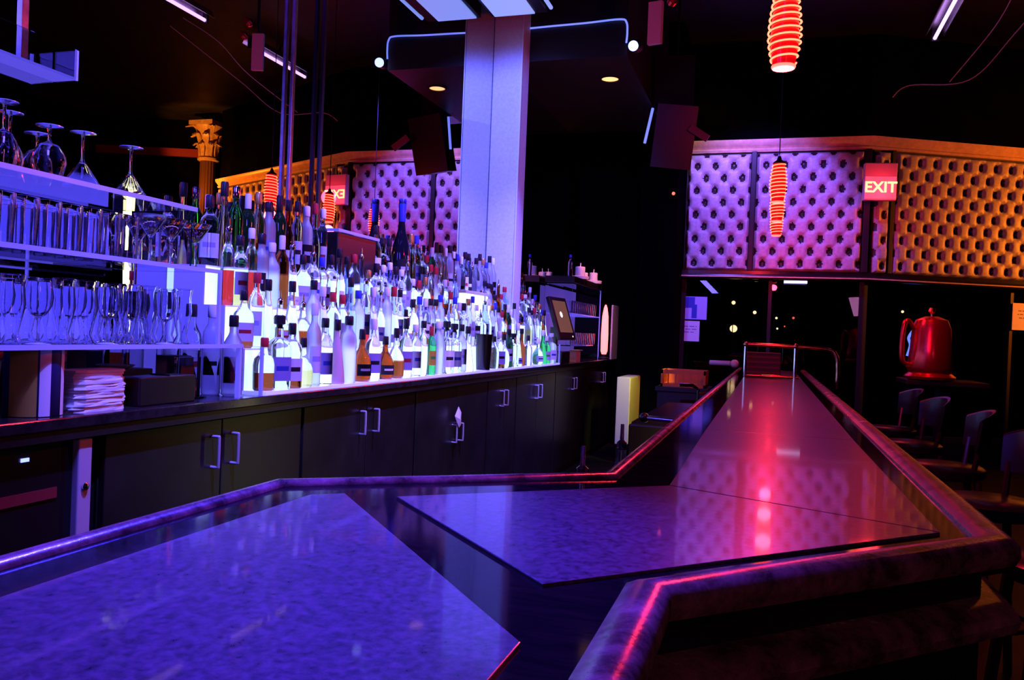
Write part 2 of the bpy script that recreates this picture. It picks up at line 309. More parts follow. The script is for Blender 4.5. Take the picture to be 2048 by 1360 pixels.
# tufted panels
def tufted(wd, ht, a, b, depth=0.075, res=0.014, frame=True):
    bm = bmesh.new(); nx = max(2, int(wd/res)); nz = max(2, int(ht/res)); grid = []
    for i in range(nx+1):
        col = []
        for j in range(nz+1):
            u, v = wd*i/nx, ht*j/nz
            uu, vv = u-a*0.5, v-b*0.6
            s, t = uu/a+vv/(2*b), uu/a-vv/(2*b)
            h = (abs(math.sin(math.pi*s))*abs(math.sin(math.pi*t)))
            pit = min(1.0, math.hypot((s-round(s)), (t-round(t)))/0.40)
            e = min(1.0, min(u, wd-u, v, ht-v)/0.03)
            y = -depth*(0.62+0.38*h**0.22)*(0.04+0.96*pit**0.75)*math.sqrt(max(e, 0))
            col.append(bm.verts.new((u, y+0.006*math.sin(17*u+9*v)*e*0.3, v)))
        grid.append(col)
    for i in range(nx):
        for j in range(nz):
            f = bm.faces.new((grid[i][j], grid[i+1][j], grid[i+1][j+1], grid[i][j+1]))
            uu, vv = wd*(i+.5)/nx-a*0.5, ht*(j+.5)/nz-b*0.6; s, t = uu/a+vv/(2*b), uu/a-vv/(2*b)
            if math.hypot(s-round(s), t-round(t)) < 0.235: f.material_index = 1      # leather covered button; the shade in its well is painted dark too
    # sunken buttons stay in the padding's mesh
    for si in range(-40, 60):
        for ti in range(-60, 60):
            u = a*(si+ti)/2+a*0.5; v = b*(si-ti)+b*0.6
            if 0.03 < u < wd-0.03 and 0.03 < v < ht-0.03:
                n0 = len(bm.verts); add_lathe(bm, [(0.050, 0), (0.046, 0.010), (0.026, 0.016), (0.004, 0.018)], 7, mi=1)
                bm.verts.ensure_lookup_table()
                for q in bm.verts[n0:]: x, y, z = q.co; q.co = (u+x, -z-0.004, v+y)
    bmesh.ops.recalc_face_normals(bm, faces=[f for f in bm.faces])
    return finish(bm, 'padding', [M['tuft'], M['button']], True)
def panel(label, origin, direc, wd, ht, a, b, edge=0.0):
    t = thing('tufted_wall_panel', label, 'wall panel', (*origin, 2.20), math.atan2(direc.y, direc.x), 'button tufted panels along the upper wall')
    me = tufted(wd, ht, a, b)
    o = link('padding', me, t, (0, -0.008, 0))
    o2 = link('backing_board', box('backing_board', M['black'], -0.02, wd+0.02, -0.008, 0.0, -0.003, ht+0.02), t)
    return t
X1 = Vector((1, 0))
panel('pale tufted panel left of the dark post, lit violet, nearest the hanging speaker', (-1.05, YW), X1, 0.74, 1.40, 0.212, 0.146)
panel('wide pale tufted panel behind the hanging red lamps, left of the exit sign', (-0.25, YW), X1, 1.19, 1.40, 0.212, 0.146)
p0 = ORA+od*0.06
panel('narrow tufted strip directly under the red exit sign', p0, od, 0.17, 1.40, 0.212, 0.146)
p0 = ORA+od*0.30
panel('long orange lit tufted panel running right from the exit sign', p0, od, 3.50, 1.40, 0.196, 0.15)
for i, (x, lab) in enumerate(((-0.30, 'dark upright post between the two violet tufted panels'),)):
    tag(link('divider_post', box('divider_post', M['black'], x-0.015, x+0.045, YW-0.07, YW, 2.2, 3.62, 0.006)), lab, 'post')
tag(link('divider_post', box('divider_post', M['black'], 0.945, 1.01, YW-0.06, YW-0.001, 2.2, 3.62, 0.004)), 'dark post left under the exit sign at the wall corner', 'post')
q = ORA+od*0.24
o = link('divider_post', box('divider_post', M['black'], 0, 0.05, -0.06, -0.001, 0, 1.42, 0.004), None, (q.x, q.y, 2.2), (0, 0, math.atan2(od.y, od.x)))
tag(o, 'thin dark post right under the exit sign beside the orange panel', 'post')

# exit sign
t = thing('exit_sign', 'lit red exit sign fixed at the corner of the tufted wall', 'exit sign', (1.09, 10.10, 3.0), math.radians(8))
link('housing', box('housing', M['exit_box'], -0.175, 0.175, -0.03, 0.05, 0.0, 0.42, 0.01), t)
link('lit_face', box('lit_face', M['exit_face'], -0.165, 0.165, -0.036, -0.028, 0.015, 0.265, 0.003), t)
link('lettering', text_mesh('lettering', 'EXIT', 0.168, M['exit_letter']), t, (0, -0.039, 0.14), (math.pi/2, 0, 0))
link('bracket', box('bracket', M['black'], -0.03, 0.03, 0.05, 0.27, 0.15, 0.25), t)
lamp('exit_glow', 'POINT', (1.12, 9.95, 3.08), 7, RED, 0.1)

# column with gilded capital, seen only in the mirror
t = thing('corinthian_column', 'dark column with gilded leafy capital, seen reflected at the end of the orange wall', 'column', (4.85, 12.2, 0))
shaft = bmesh.new()
seg = 48; prof = [(0.17, 0), (0.17, 0.15), (0.14, 0.2), (0.135, 4.12)]
rings = []
for r, z in prof:
    rings.append([shaft.verts.new(((r-0.008*(k % 3 == 0))*math.cos(2*math.pi*k/seg), (r-0.008*(k % 3 == 0))*math.sin(2*math.pi*k/seg), z)) for k in range(seg)])
for i in range(3):
    for k in range(seg): shaft.faces.new((rings[i][k], rings[i][(k+1) % seg], rings[i+1][(k+1) % seg], rings[i+1][k]))
link('shaft', finish(shaft, 'shaft', M['brown']), t)
cp = bmesh.new(); add_lathe(cp, [(0.15, 4.12), (0.18, 4.14), (0.18, 4.17), (0.14, 4.19), (0.14, 4.3), (0.16, 4.5), (0.22, 4.68), (0.24, 4.72)], 24)
link('bell', finish(cp, 'bell', M['gold'], True), t)
lf = bmesh.new()
for ring, (n, z0, z1, r0, r1, wd) in enumerate(((8, 4.19, 4.40, 0.145, 0.24, 0.055), (8, 4.36, 4.56, 0.155, 0.29, 0.06), (4, 4.52, 4.70, 0.17, 0.37, 0.07))):
    for k in range(n):
        a = 2*math.pi*(k+0.5*(ring % 2))/n + (math.pi/4 if ring == 2 else 0)
        ca, sa = math.cos(a), math.sin(a); prev = None
        for i in range(7):
            s = i/6; r = r0+0.02+(r1-r0)*s**2.5; z = z0+(z1-z0)*math.sin(s*2.0)/math.sin(2.0)*1.0 if s < 0.8 else z0+(z1-z0)*(1.05-0.9*(s-0.8))
            hw = wd*(0.6+0.7*s-0.9*s**3)
            row = [lf.verts.new((r*ca-hw*e*sa, r*sa+hw*e*ca, z+0.02*(1-abs(e)))) for e in (-1, 0, 1)]
            row2 = [lf.verts.new(((r-0.02)*ca-hw*e*sa, (r-0.02)*sa+hw*e*ca, z+0.02*(1-abs(e)))) for e in (1, 0, -1)]
            ring_v = row+row2
            if prev:
                for j in range(6): lf.faces.new((prev[j], prev[(j+1) % 6], ring_v[(j+1) % 6], ring_v[j]))
            prev = ring_v
link('acanthus_leaves', finish(lf, 'acanthus_leaves', M['gold'], True), t)
link('abacus', prism('abacus', M['gold'], [(0.34*math.cos(math.pi/4*k)*(1 if k % 2 else 0.72), 0.34*math.sin(math.pi/4*k)*(1 if k % 2 else 0.72)) for k in range(8)], 4.72, 4.80), t)

# ------------------------------------------------------------------ soffit, blue column, ceiling lights
struct('soffit_beam', box('soffit_beam', M['black'], MX, -1.25, 6.85, 9.4, 3.70, ZC))
t = thing('light_rope', 'blue rope light edging the dropped ceiling box right of the blue column', 'rope light', (0, 0, 0))
pts = smooth_path([(-2.10, 6.83, 3.98), (-1.9, 6.83, 3.985), (-1.6, 6.83, 3.99), (-1.32, 6.83, 4.0), (-1.26, 6.83, 3.97), (-1.25, 6.83, 3.88), (-1.255, 6.83, 3.80)], 6)
link('rope', tube('rope', M['ledstrip'], pts, 0.008), t)
t = thing('recessed_light', 'round warm recessed light in the underside of the dropped ceiling box', 'ceiling light', (-1.5, 7.43, 3.70))
link('lens', lathe('lens', M['recess'], [(0.075, -0.006), (0.075, 0.0)], 24), t)
link('trim_ring', lathe('trim_ring', M['black'], [(0.078, -0.001), (0.095, -0.001), (0.095, -0.012), (0.078, -0.012), (0.078, -0.001)], 24, cap0=False, cap1=False), t)
lamp('recess_glow', 'SPOT', (-1.5, 7.43, 3.67), 25, (1, 0.5, 0.25), 0.06, aim=(-1.5, 7.43, 0), spot=70)
t = thing('spotlight', 'small bright blue spotlight at the right end of the dropped ceiling box', 'spotlight', (-1.19, 6.80, 3.76))
bm = bmesh.new(); bmesh.ops.create_uvsphere(bm, u_segments=14, v_segments=10, radius=0.042)
link('lens', finish(bm, 'lens', M['bluelight'], True), t)
link('can', lathe('can', M['black'], [(0.03, 0.0), (0.055, 0.05), (0.055, 0.16), (0.02, 0.2)], 16), t, (0, 0.03, 0), (-1.2, 0, 0))
link('mount', tube('mount', M['black'], [(0, 0.06, 0.02), (-0.06, 0.06, 0.06)], 0.012), t)
# painted column against the mirror
bm = bmesh.new(); add_box(bm, MX, -2.095, 6.63, 6.85, 1.07, ZC, 0, 0.008)
col = link('column_4', finish(bm, 'column', noise_mat('column_paint', (0.60, 0.60, 0.64), (0.70, 0.70, 0.73), 40, (0.5, 0.6), 0.05)))
col.name = 'square_column'; tag(col, 'square pale column lit blue, standing against the mirror behind the bottles', 'column')
link('corner_bead', box('corner_bead', M['white'], -2.098, -2.088, 6.624, 6.636, 1.07, ZC), col)
# ceiling light box above the back bar
t = thing('ceiling_light_box', 'pale blue light box hung over the bottles near the column top', 'ceiling light', (0, 0, 3.93))
link('housing', box('housing', M['black'], -2.30, -1.83, 4.6, 6.42, 0.012, 0.14), t)
link('diffuser', box('diffuser', M['panel_light'], -2.27, -1.93, 4.65, 6.40, 0.0, 0.012), t)
link('tube', tube('tube', M['panel_light'], [(-1.79, 4.8, 0.03), (-1.79, 6.38, 0.03)], 0.016), t)
link('bracket', box('bracket', M['black'], -1.83, -1.80, 5.0, 6.3, 0.03, 0.06), t)
link('hanger', box('hanger', M['black'], -2.1, -2.05, 5.4, 5.45, 0.14, ZC-3.93), t)
# two slim posts at the mirror joint
for i, (y, lab) in enumerate(((3.59, 'slim blue lit metal post in front of the mirror, left one of two'), (3.87, 'slim dark metal post in front of the mirror, right one of two'))):
    t = thing('mirror_post', lab, 'post', (MX+0.022, y, 1.07), 0, 'posts at the mirror joint')
    link('pole', box('pole', M['steel'] if i == 0 else M['vinyl'], -0.009, 0.009, -0.011, 0.011, 0, 3.7, 0.002), t)
    link('foot_plate', box('foot_plate', M['steel'], -0.018, 0.018, -0.02, 0.02, 0, 0.006), t)

# uv tube fixtures at the ceiling
for i, (y0, y1, lab) in enumerate(((8.72, 9.95, 'violet tube light on the ceiling near the far wall, upper right'), (6.95, 7.85, 'violet tube light on the ceiling, nearer of the row, seen reflected'))):
    t = thing('tube_light', lab, 'tube light', (1.56, 0, 4.74), 0, 'violet ceiling tubes')
    link('tube', tube('tube', M['uv'], [(0, y0, 0), (0, y1, 0)], 0.020), t)
    link('reflector', sweep('reflector', M['steel'], [(0.0, y0-0.05), (0.0, y1+0.05)], [(-0.09, 0.03), (-0.05, 0.10), (0.05, 0.10), (0.09, 0.03), (0.10, 0.03), (0.055, 0.115), (-0.055, 0.115), (-0.10, 0.03)]), t)
    link('end_cap', box('end_cap', M['black'], -0.03, 0.03, y1, y1+0.03, -0.03, 0.10), t)
    link('end_cap', box('end_cap', M['black'], -0.03, 0.03, y0-0.03, y0, -0.03, 0.10), t)
    link('hanger', tube('hanger', M['black'], [(0, (y0+y1)/2, 0.11), (0, (y0+y1)/2, 0.21)], 0.01), t)
# loose ceiling cables
for i, (pts, lab) in enumerate((([(2.5, 8.4, ZC-.008), (2.2, 9.4, 4.55), (1.9, 9.9, 4.25), (1.35, 10.1, 4.28), (1.2, 10.25, 4.2)], 'thin cable sagging from the ceiling right of the violet tube'),
                                ([(2.15, 8.2, ZC-.008), (2.1, 8.8, 4.86), (2.0, 9.3, 4.6), (1.75, 10.1, 4.3)], 'loose wire hanging at the upper right corner of the room'))):
    tag(link('cable', tube('cable', M['lav'], smooth_path(pts, 8), 0.006, 6)), lab, 'cable')

# ------------------------------------------------------------------ red spiral pendants
def pendant_meshes():
    H, R = 0.31, 0.068
    def rad(s): return R*(0.72+0.28*math.sin(math.pi*min(1, 0.18+0.80*s)))*(0.86+0.14*min(1, s*3))
    core = lathe('core', M['red_core'], [(rad(i/14)*0.86, H*i/14) for i in range(15)], 24)
    pts = []; turns = 10
    for i in range(turns*20+1):
        s = i/(turns*20); a = 2*math.pi*turns*s
        pts.append((rad(s)*math.cos(a), rad(s)*math.sin(a), H*(0.06+0.92*s)))
    spiral = tube('spiral', M['red_neon'], pts, 0.0040, 6)
    disc = lathe('bottom_disc', M['red_disc'], [(rad(0)*0.9, -0.004), (rad(0)*0.98, 0.002), (rad(0)*0.98, 0.008)], 24)
    capm = lathe('top_cap', M['black'], [(rad(1)*1.0, H), (rad(1)*0.9, H+0.012), (0.02, H+0.03), (0.012, H+0.06)], 20)
    return core, spiral, disc, capm
PM = pendant_meshes()
for (y, z, lab) in ((3.67, 2.52, 'red glowing spiral pendant, the large near one hanging at the top of the picture'),
                    (6.95, 2.48, 'red glowing spiral pendant, highest of the overlapping far ones by the tufted wall'),
                    (8.05, 2.48, 'red glowing spiral pendant, middle of the overlapping far ones by the tufted wall'),
                    (9.12, 2.48, 'red glowing spiral pendant, lowest and farthest of the overlapping ones by the tufted wall')):
    t = thing('pendant_lamp', lab, 'pendant lamp', (0.0, y, z), 0, 'red spiral pendants above the bar')
    for n, me in zip(('core', 'spiral', 'bottom_disc', 'top_cap'), PM): link(n, me, t)
    link('cord', tube('cord', M['black'], [(0, 0, 0.36), (0, 0, ZC-z)], 0.004, 6), t)
    lamp('pendant_glow', 'POINT', (0.0, y, z-0.09), 9 if y > 5 else 65, RED, 0.06)

# hanging loudspeaker, bracket lamp
t = thing('hanging_speaker', 'large dark loudspeaker hanging tilted in front of the tufted wall end', 'speaker', (-1.07, 8.42, 3.05))
bm = bmesh.new(); add_prism(bm, [(-0.20, 0.0), (0.20, 0.0), (0.14, 0.34), (-0.14, 0.34)], 0.0, 0.62)
link('cabinet', finish(bm, 'cabinet', M['vinyl']), t, (0.02, 0, 0.02), (0.22, 0.10, 0.1))
bm = bmesh.new(); add_prism(bm, [(-0.20, 0.0), (0.20, 0.0), (0.14, 0.34), (-0.14, 0.34)], 0.0, 0.52)
link('cabinet', finish(bm, 'cabinet', M['vinyl']), t, (0.02, 0.08, 0.66), (0.02, 0.0, 0.1))
link('light_strip', tube('light_strip', M['ledstrip'], [(-0.17, -0.05, 0.62), (-0.23, -0.10, 0.26)], 0.014), t)
link('red_trim', box('red_trim', M['redpaint'], -0.05, 0.16, -0.03, 0.0, 0.36, 0.43), t, (0.05, -0.12, 0.03), (0.2, 0.6, 0))
link('suspension_cable', tube('suspension_cable', M['black'], [(0.02, 0.25, 1.15), (0.02, 0.25, ZC-3.05)], 0.015), t)
t = thing('stage_light', 'red lit stage light bracket hanging above the loudspeaker', 'stage light', (-0.80, 5.5, 3.30))
link('barndoor', prism('barndoor', M['lav'], [(-0.07, -0.01), (0.02, -0.03), (0.03, 0.0), (-0.06, 0.02)], 0.0, 0.28), t)
for dx, dz in ((0.03, 0.34), (0.07, 0.24)):
    link('bulb', lathe('bulb', M['redmetal'], [(0.005, 0), (0.03, 0.015), (0.035, 0.04), (0.012, 0.075)], 12), t, (dx, -0.02, dz), (0.6, 0.7, 0))
link('yoke', tube('yoke', M['black'], [(0, 0.03, 0.2), (0.03, 0.06, 0.5), (0.03, 0.06, ZC-3.30)], 0.012), t)

# ------------------------------------------------------------------ bar counter
inner = [(-0.845, -1.4), (-0.845, 1.300), (-0.312, 1.700), (-0.312, 9.2)]
outer = [(-0.105, -1.4), (-0.105, 0.942), (0.356, 1.405), (0.345, 9.2)]
bar = thing('bar_counter', 'long dark wood bar with polished granite inlays, zigzagging into the distance', 'bar counter', (0, 0, 0))
poly = outer+list(reversed(inner))
def inset(p, d):
    n = len(p); out = []
    for i in range(n):
        a, b, c = Vector(p[i-1]), Vector(p[i]), Vector(p[(i+1) % n])
        n1 = Vector((-(b-a).y, (b-a).x)).normalized(); n2 = Vector((-(c-b).y, (c-b).x)).normalized()
        m_ = n1+n2; m_ = m_/max(0.25, m_.dot(n1)); out.append(tuple(b+m_*d))
    return out
link('wood_top', prism('wood_top', M['wood'], poly, 1.030, 1.066), bar)
link('base_panel', prism('base_panel', M['black'], inset(poly, 0.035), 0.0, 1.030), bar)
for pts in ([(-.735, -1.35), (-.225, -1.35), (-.212, .739), (-.690, 1.270), (-.735, 1.232)],
            [(-.240, .920), (.266, 1.446), (-.180, 1.640), (-.600, 1.288)],
            [(.266, 1.450), (.252, 2.716), (-.190, 2.716), (-.180, 1.645)],
            [(.252, 2.720), (.236, 8.9), (-.208, 8.9), (-.190, 2.720)]):
    link('granite_inlay', prism('granite_inlay', M['granite'], pts, 1.060, 1.0705, 0.0012), bar)
link('inner_rail', sweep('inner_rail', M['railwood'], inner, [(-0.024, 1.064), (-0.022, 1.070), (-0.014, 1.076), (-0.004, 1.077), (0.008, 1.072), (0.012, 1.062), (0.008, 1.046), (-0.006, 1.036)], -1), bar)
link('outer_rail', sweep('outer_rail', M['railwood'], outer, [(-0.048, 1.064), (-0.045, 1.072), (-0.032, 1.079), (-0.014, 1.082), (0.002, 1.079), (0.011, 1.069), (0.012, 1.054), (0.006, 1.040), (-0.01, 1.034)], 1), bar)
link('lower_molding', sweep('lower_molding', M['railwood'], outer, [(-0.036, 0.985), (-0.010, 0.983), (0.010, 0.972), (0.016, 0.957), (0.010, 0.940), (-0.010, 0.930), (-0.036, 0.928)], 1), bar)

# service rail at the far end of the bar
t = thing('service_rail', 'tubular metal service rail standing on the far end of the bar', 'rail', (0, 6.9, 1.0705))
link('top_pipe', tube('top_pipe', M['brass'], smooth_path([(-0.205, 0, 0.265), (0.0, 0, 0.262), (0.40, 0, 0.25), (0.485, 0, 0.20), (0.50, 0, 0.10), (0.50, 0, -0.06)], 8), 0.016, 10), t)
link('bottom_pipe', tube('bottom_pipe', M['brass'], [(-0.205, 0, 0.016), (0.22, 0, 0.016)], 0.012, 10), t)
for x in (-0.195, 0.185):
    link('upright', tube('upright', M['chrome'], [(x, 0, 0.0), (x, 0, 0.26)], 0.014, 10), t)
    bm = bmesh.new(); bmesh.ops.create_uvsphere(bm, u_segments=10, v_segments=8, radius=0.022); link('ball_joint', finish(bm, 'ball_joint', M['brass'], True), t, (x, 0, 0.263))
t = thing('condiment_tray', 'dark red slotted tray standing behind the service rail', 'tray', (-0.06, 7.15, 1.0705))
link('tray_body', box('tray_body', M['brown'], -0.14, 0.14, -0.08, 0.08, 0.0, 0.20, 0.008), t)
for k in range(4): link('divider', box('divider', M['redpaint'], -0.13, 0.13, -0.083, -0.078, 0.03+0.042*k, 0.045+0.042*k), t)
t = thing('tap_handle', 'white ball-topped handle lying at the left end of the bar', 'handle', (-0.34, 8.45, 1.09))
bm = bmesh.new(); bmesh.ops.create_uvsphere(bm, u_segments=14, v_segments=10, radius=0.042); link('knob', finish(bm, 'knob', M['white'], True), t, (0, 0, 0.04))
link('shank', tube('shank', M['lav'], [(-0.04, 0, 0.04), (-0.24, 0.05, 0.04)], 0.026, 10), t)

# ------------------------------------------------------------------ behind the bar: sink, rails, cooler
t = thing('underbar_sink', 'dark steel sink unit behind the far bar', 'sink', (-0.62, 5.6, 0))
link('basin', box('basin', M['vinyl'], -0.14, 0.20, -0.9, 0.9, 0.70, 0.86, 0.01), t)
link('drainboard', box('drainboard', M['vinyl'], -0.13, 0.19, -0.85, 0.2, 0.86, 0.868), t)
for dx in (-0.12, 0.17):
    for dy in (-0.85, 0.85): link('leg', tube('leg', M['steel'], [(dx, dy, 0), (dx, dy, 0.72)], 0.02), t)
t = thing('faucet', 'bright chrome double faucet over the sink behind the bar', 'faucet', (-0.60, 6.2, 0.868))
link('spout', tube('spout', M['chrome'], [(0.1, 0, 0), (0.1, 0, 0.12), (0.06, -0.02, 0.15), (-0.03, -0.05, 0.15)], 0.014, 8), t)
link('lever', tube('lever', M['chrome'], [(0.08, 0, 0.03), (-0.02, -0.04, 0.03)], 0.012, 8), t)
link('lever', tube('lever', M['chrome'], [(0.1, 0, 0.09), (0.18, 0.02, 0.10)], 0.010, 8), t)
t = thing('grab_bar', 'short steel bar with dark round end behind the bar edge', 'rail', (-0.60, 4.2, 0.95))
link('tube', tube('tube', M['chrome'], [(-0.0, 0, 0), (0.25, -0.08, 0)], 0.014, 10), t)
bm = bmesh.new(); bmesh.ops.create_uvsphere(bm, u_segments=12, v_segments=8, radius=0.026); link('end_knob', finish(bm, 'end_knob', M['vinyl'], True), t)
t = thing('glass_rack', 'orange plastic glass rack on the far counter behind the bar', 'rack', (-0.83, 8.6, 0.87))
bm = bmesh.new(); add_box(bm, -0.22, 0.22, -0.2, 0.2, 0, 0.03); add_box(bm, -0.22, 0.22, -0.2, -0.18, 0.13, 0.17); add_box(bm, -0.22, 0.22, 0.18, 0.2, 0.0, 0.17); add_box(bm, -0.22, -0.2, -0.2, 0.2, 0, 0.17); add_box(bm, 0.2, 0.22, -0.2, 0.2, 0, 0.17)
for k in range(1, 6): add_box(bm, -0.22+0.0733*k-0.006, -0.22+0.0733*k+0.006, -0.2, -0.185, 0.03, 0.13)
link('crate', finish(bm, 'crate', M['orange']), t)
t = thing('side_counter', 'dark counter under the orange rack behind the bar', 'counter', (-0.83, 8.6, 0))
link('top', box('top', M['black'], -0.26, 0.26, -0.3, 0.3, 0.83, 0.87), t); link('base', box('base', M['black'], -0.24, 0.24, -0.28, 0.28, 0, 0.83), t)
t = thing('cooler', 'pale cooler cabinet with yellow lit side at the end of the back bar', 'cooler', (-1.42, 8.77, 0))
link('body', box('body', M['lav'], -0.14, -0.004, 0.0, 0.7, 0.2, 0.92, 0.006), t)
link('side_panel', box('side_panel', M['yellow'], -0.004, 0.004, 0.01, 0.69, 0.21, 0.91), t)  # yellow light falling on this side is painted into its colour
for dx in (-0.12, -0.03):
    for dy in (0.05, 0.65): link('leg', tube('leg', M['steel'], [(dx, dy, 0), (dx, dy, 0.2)], 0.015), t)
for (x, y, lab) in ((-0.385, 1.78, 'clear speed pourer bottle top peeking over the rail at the inner corner'), (-0.385, 2.28, 'clear speed pourer bottle top peeking over the rail, farther one')):
    t = thing('speed_bottle', lab, 'bottle', (x, y, 0.76))
    link('body', lathe('body', GL['clear'], [(0.036, 0), (0.038, 0.01), (0.038, 0.19), (0.016, 0.25), (0.014, 0.29)], 16), t)
    link('pourer', lathe('pourer', M['chrome'], [(0.013, 0.285), (0.014, 0.305), (0.006, 0.312), (0.005, 0.355)], 10), t)
t = thing('speed_rail', 'steel bottle rail fixed behind the bar top', 'rail', (-0.35, 1.76, 0.755))
link('shelf', box('shelf', M['steel'], -0.10, 0.068, -0.05, 1.2, -0.01, 0.004), t); link('lip', box('lip', M['steel'], -0.10, -0.095, -0.05, 1.2, -0.01, 0.10), t)

# ------------------------------------------------------------------ back-bar cabinets
CF = -1.872
worktop = thing('back_bar_worktop', 'long black back bar counter top carrying the bottles', 'counter top', (0, 0, 0))
link('slab', box('slab', M['counter'], MX+0.001, CF, 0.4, YW-0.02, 1.035, 1.07, 0.004), worktop)
link('edge_strip', box('edge_strip', M['cab'], CF-0.03, CF-0.006, 0.4, YW-0.02, 1.005, 1.035), worktop)
M['pull'] = mat('satin_pull', (0.75, 0.75, 0.8), 0.42, 0.6)
hmesh = tube('handle', M['pull'], smooth_path([(0, 0, -0.055), (0.028, 0, -0.055), (0.032, 0, -0.045), (0.032, 0, 0.045), (0.028, 0, 0.055), (0, 0, 0.055)], 5), 0.0055, 8)
CABS = [(1.95, 3.02, 0.885, 'nearest'), (3.03, 4.17, 0.885, 'second'), (4.18, 5.38, 0.70, 'third'), (5.39, 6.05, 0.86, 'fourth'), (6.06, 7.25, 0.855, 'fifth'), (7.26, 8.6, 0.86, 'sixth'), (8.61, 10.2, 0.86, 'farthest')]
HY = {0: (2.44, 2.55), 1: (3.53, 3.67), 2: (4.74, 4.85), 3: (5.66, 5.76), 4: (6.58, 6.70), 5: (7.88, 8.0), 6: (9.35, 9.47)}
CABS = [(a*1.028, b*1.028, c, d) for a, b, c, d in CABS]; CABS[-1] = (CABS[-1][0], 10.25, *CABS[-1][2:]); HY = {k: (a*1.028, b*1.028) for k, (a, b) in HY.items()}
for i, (y0, y1, hz, nm) in enumerate(CABS):
    extra = ' with paper tucked behind a handle' if i == 2 else ''
    t = thing('back_bar_cabinet', 'black double door cabinet, %s from the glass shelves%s' % (nm, extra), 'cabinet', (0, y0, 0), 0, 'black cabinets under the back bar')
    w_ = y1-y0
    link('carcass', box('carcass', M['cab'], MX+0.001, CF-0.055, 0.0, w_, 0.0, 1.034), t)
    ym = 0.5*sum(HY[i])-y0
    for k, (a, b) in enumerate(((0.006, ym-0.003), (ym+0.003, w_-0.006))):
        d = link('door', box('door', M['cab'], CF-0.053, CF-0.033, a, b, 0.06, 0.998, 0.002), t)
        link('handle', hmesh, d, (CF-0.033, HY[i][k]-y0, hz))
# glass door fridge, nearest
t = thing('bottle_fridge', 'dark glass door fridge with pale frame under the back bar, lower left', 'fridge', (0, 0.86, 0))
link('cabinet', box('cabinet', M['black'], MX+0.001, CF-0.06, 0, 1.14, 0, 1.034), t)
dr = link('door', box('door', M['vinyl'], CF-0.058, CF-0.04, 0.02, 1.06, 0.06, 1.0), t)
for a, b, c, d_ in ((1.035, 1.085, 0.05, 1.0), (0.01, 0.05, 0.05, 1.0)): link('frame_post', box('frame_post', M['lav'], CF-0.058, CF-0.018, a, b, c, d_, 0.004), t)
link('lock', lathe('lock', M['chrome'], [(0.012, 0), (0.012, 0.006), (0.006, 0.01)], 12), t, (CF-0.018, 1.06, 0.86), (0, math.pi/2, 0))
link('control_light', box('control_light', M['blue_dot'], CF-0.039, CF-0.036, 0.86, 0.885, 0.955, 0.965), t)
link('inner_shelf', box('inner_shelf', M['redpaint'], CF-0.0395, CF-0.036, 0.1, 0.98, 0.84, 0.87), t)
# paper napkin tucked on the handle
bm = bmesh.new()
vv = [bm.verts.new(p) for p in ((0, -0.03, 0.03), (0.012, 0.0, 0.09), (0.02, 0.03, 0.05), (0.016, 0.045, -0.03), (0.02, 0.0, -0.045), (0.03, -0.01, 0.01))]
for f in ((0, 5, 1), (1, 5, 2), (2, 5, 3), (3, 5, 4), (4, 5, 0), (0, 1, 2), (0, 2, 3), (0, 3, 4)): bm.faces.new([vv[i] for i in f])
bmesh.ops.recalc_face_normals(bm, faces=bm.faces)
tag(link('crumpled_napkin', finish(bm, 'crumpled_napkin', M['paper']), None, (CF-0.006, 4.87, 0.785)), 'crumpled white paper napkin stuck behind a cabinet handle', 'napkin')

# ------------------------------------------------------------------ lit liquor steps
RISERS = [(2.80, 6.60, 'long glowing stepped liquor display under the main bottle rows', 'liquor display'), (6.88, 7.52, 'short glowing stepped liquor display beyond the blue column', 'liquor display')]
STEP = [(-1.985, 1.084, 1.25), (-2.085, 1.25, 1.42), (-2.185, 1.42, 1.58)]
for ui, (y0, y1, lab, cat) in enumerate(RISERS):
    un = 'long unit under the main bottles' if ui == 0 else 'short unit beyond the blue column'
    t = thing('bottle_plinth', 'glowing plate under the front row, '+un, 'liquor display', (0, 0, 1.0705), 0, 'glowing liquor display steps')
    link('base_plate', box('base_plate', M['led_top'], MX+0.02, CF-0.012, y0, y1, 0, 0.0135), t)
    ye = y1+0.002 if ui else y0-0.022
    t = thing('acrylic_divider', 'clear upright acrylic divider at the %s end of the bottle display' % ('far' if ui else 'near'), 'divider', (0, ye, 1.0705))
    link('panel', box('panel', M['acrylic'], MX+0.02, CF-0.03, 0, 0.010, 0, 0.19), t)
    link('lit_edge', box('lit_edge', M['acrylic_edge'], CF-0.03, CF-0.018, 0, 0.010, 0, 0.19), t)
    for k, (xf, z0, z1) in enumerate(STEP):
        t = thing('lit_step', 'glowing white bottle step, %s of three, %s' % (('lowest', 'middle', 'top')[k], un), 'liquor display', (0, 0, z0), 0, 'glowing liquor display steps')
        link('body', box('body', M['led'], MX+0.02, xf, y0, y1, 0, z1-z0-0.006), t)
        if ui == 0: link('end_board', box('end_board', M['acrylic_edge'], MX+0.02, xf, y0-0.008, y0, 0, z1-z0), t)
        link('step_top', box('step_top', M['led_top'], MX+0.02, xf, y0, y1, z1-z0-0.006, z1-z0), t)

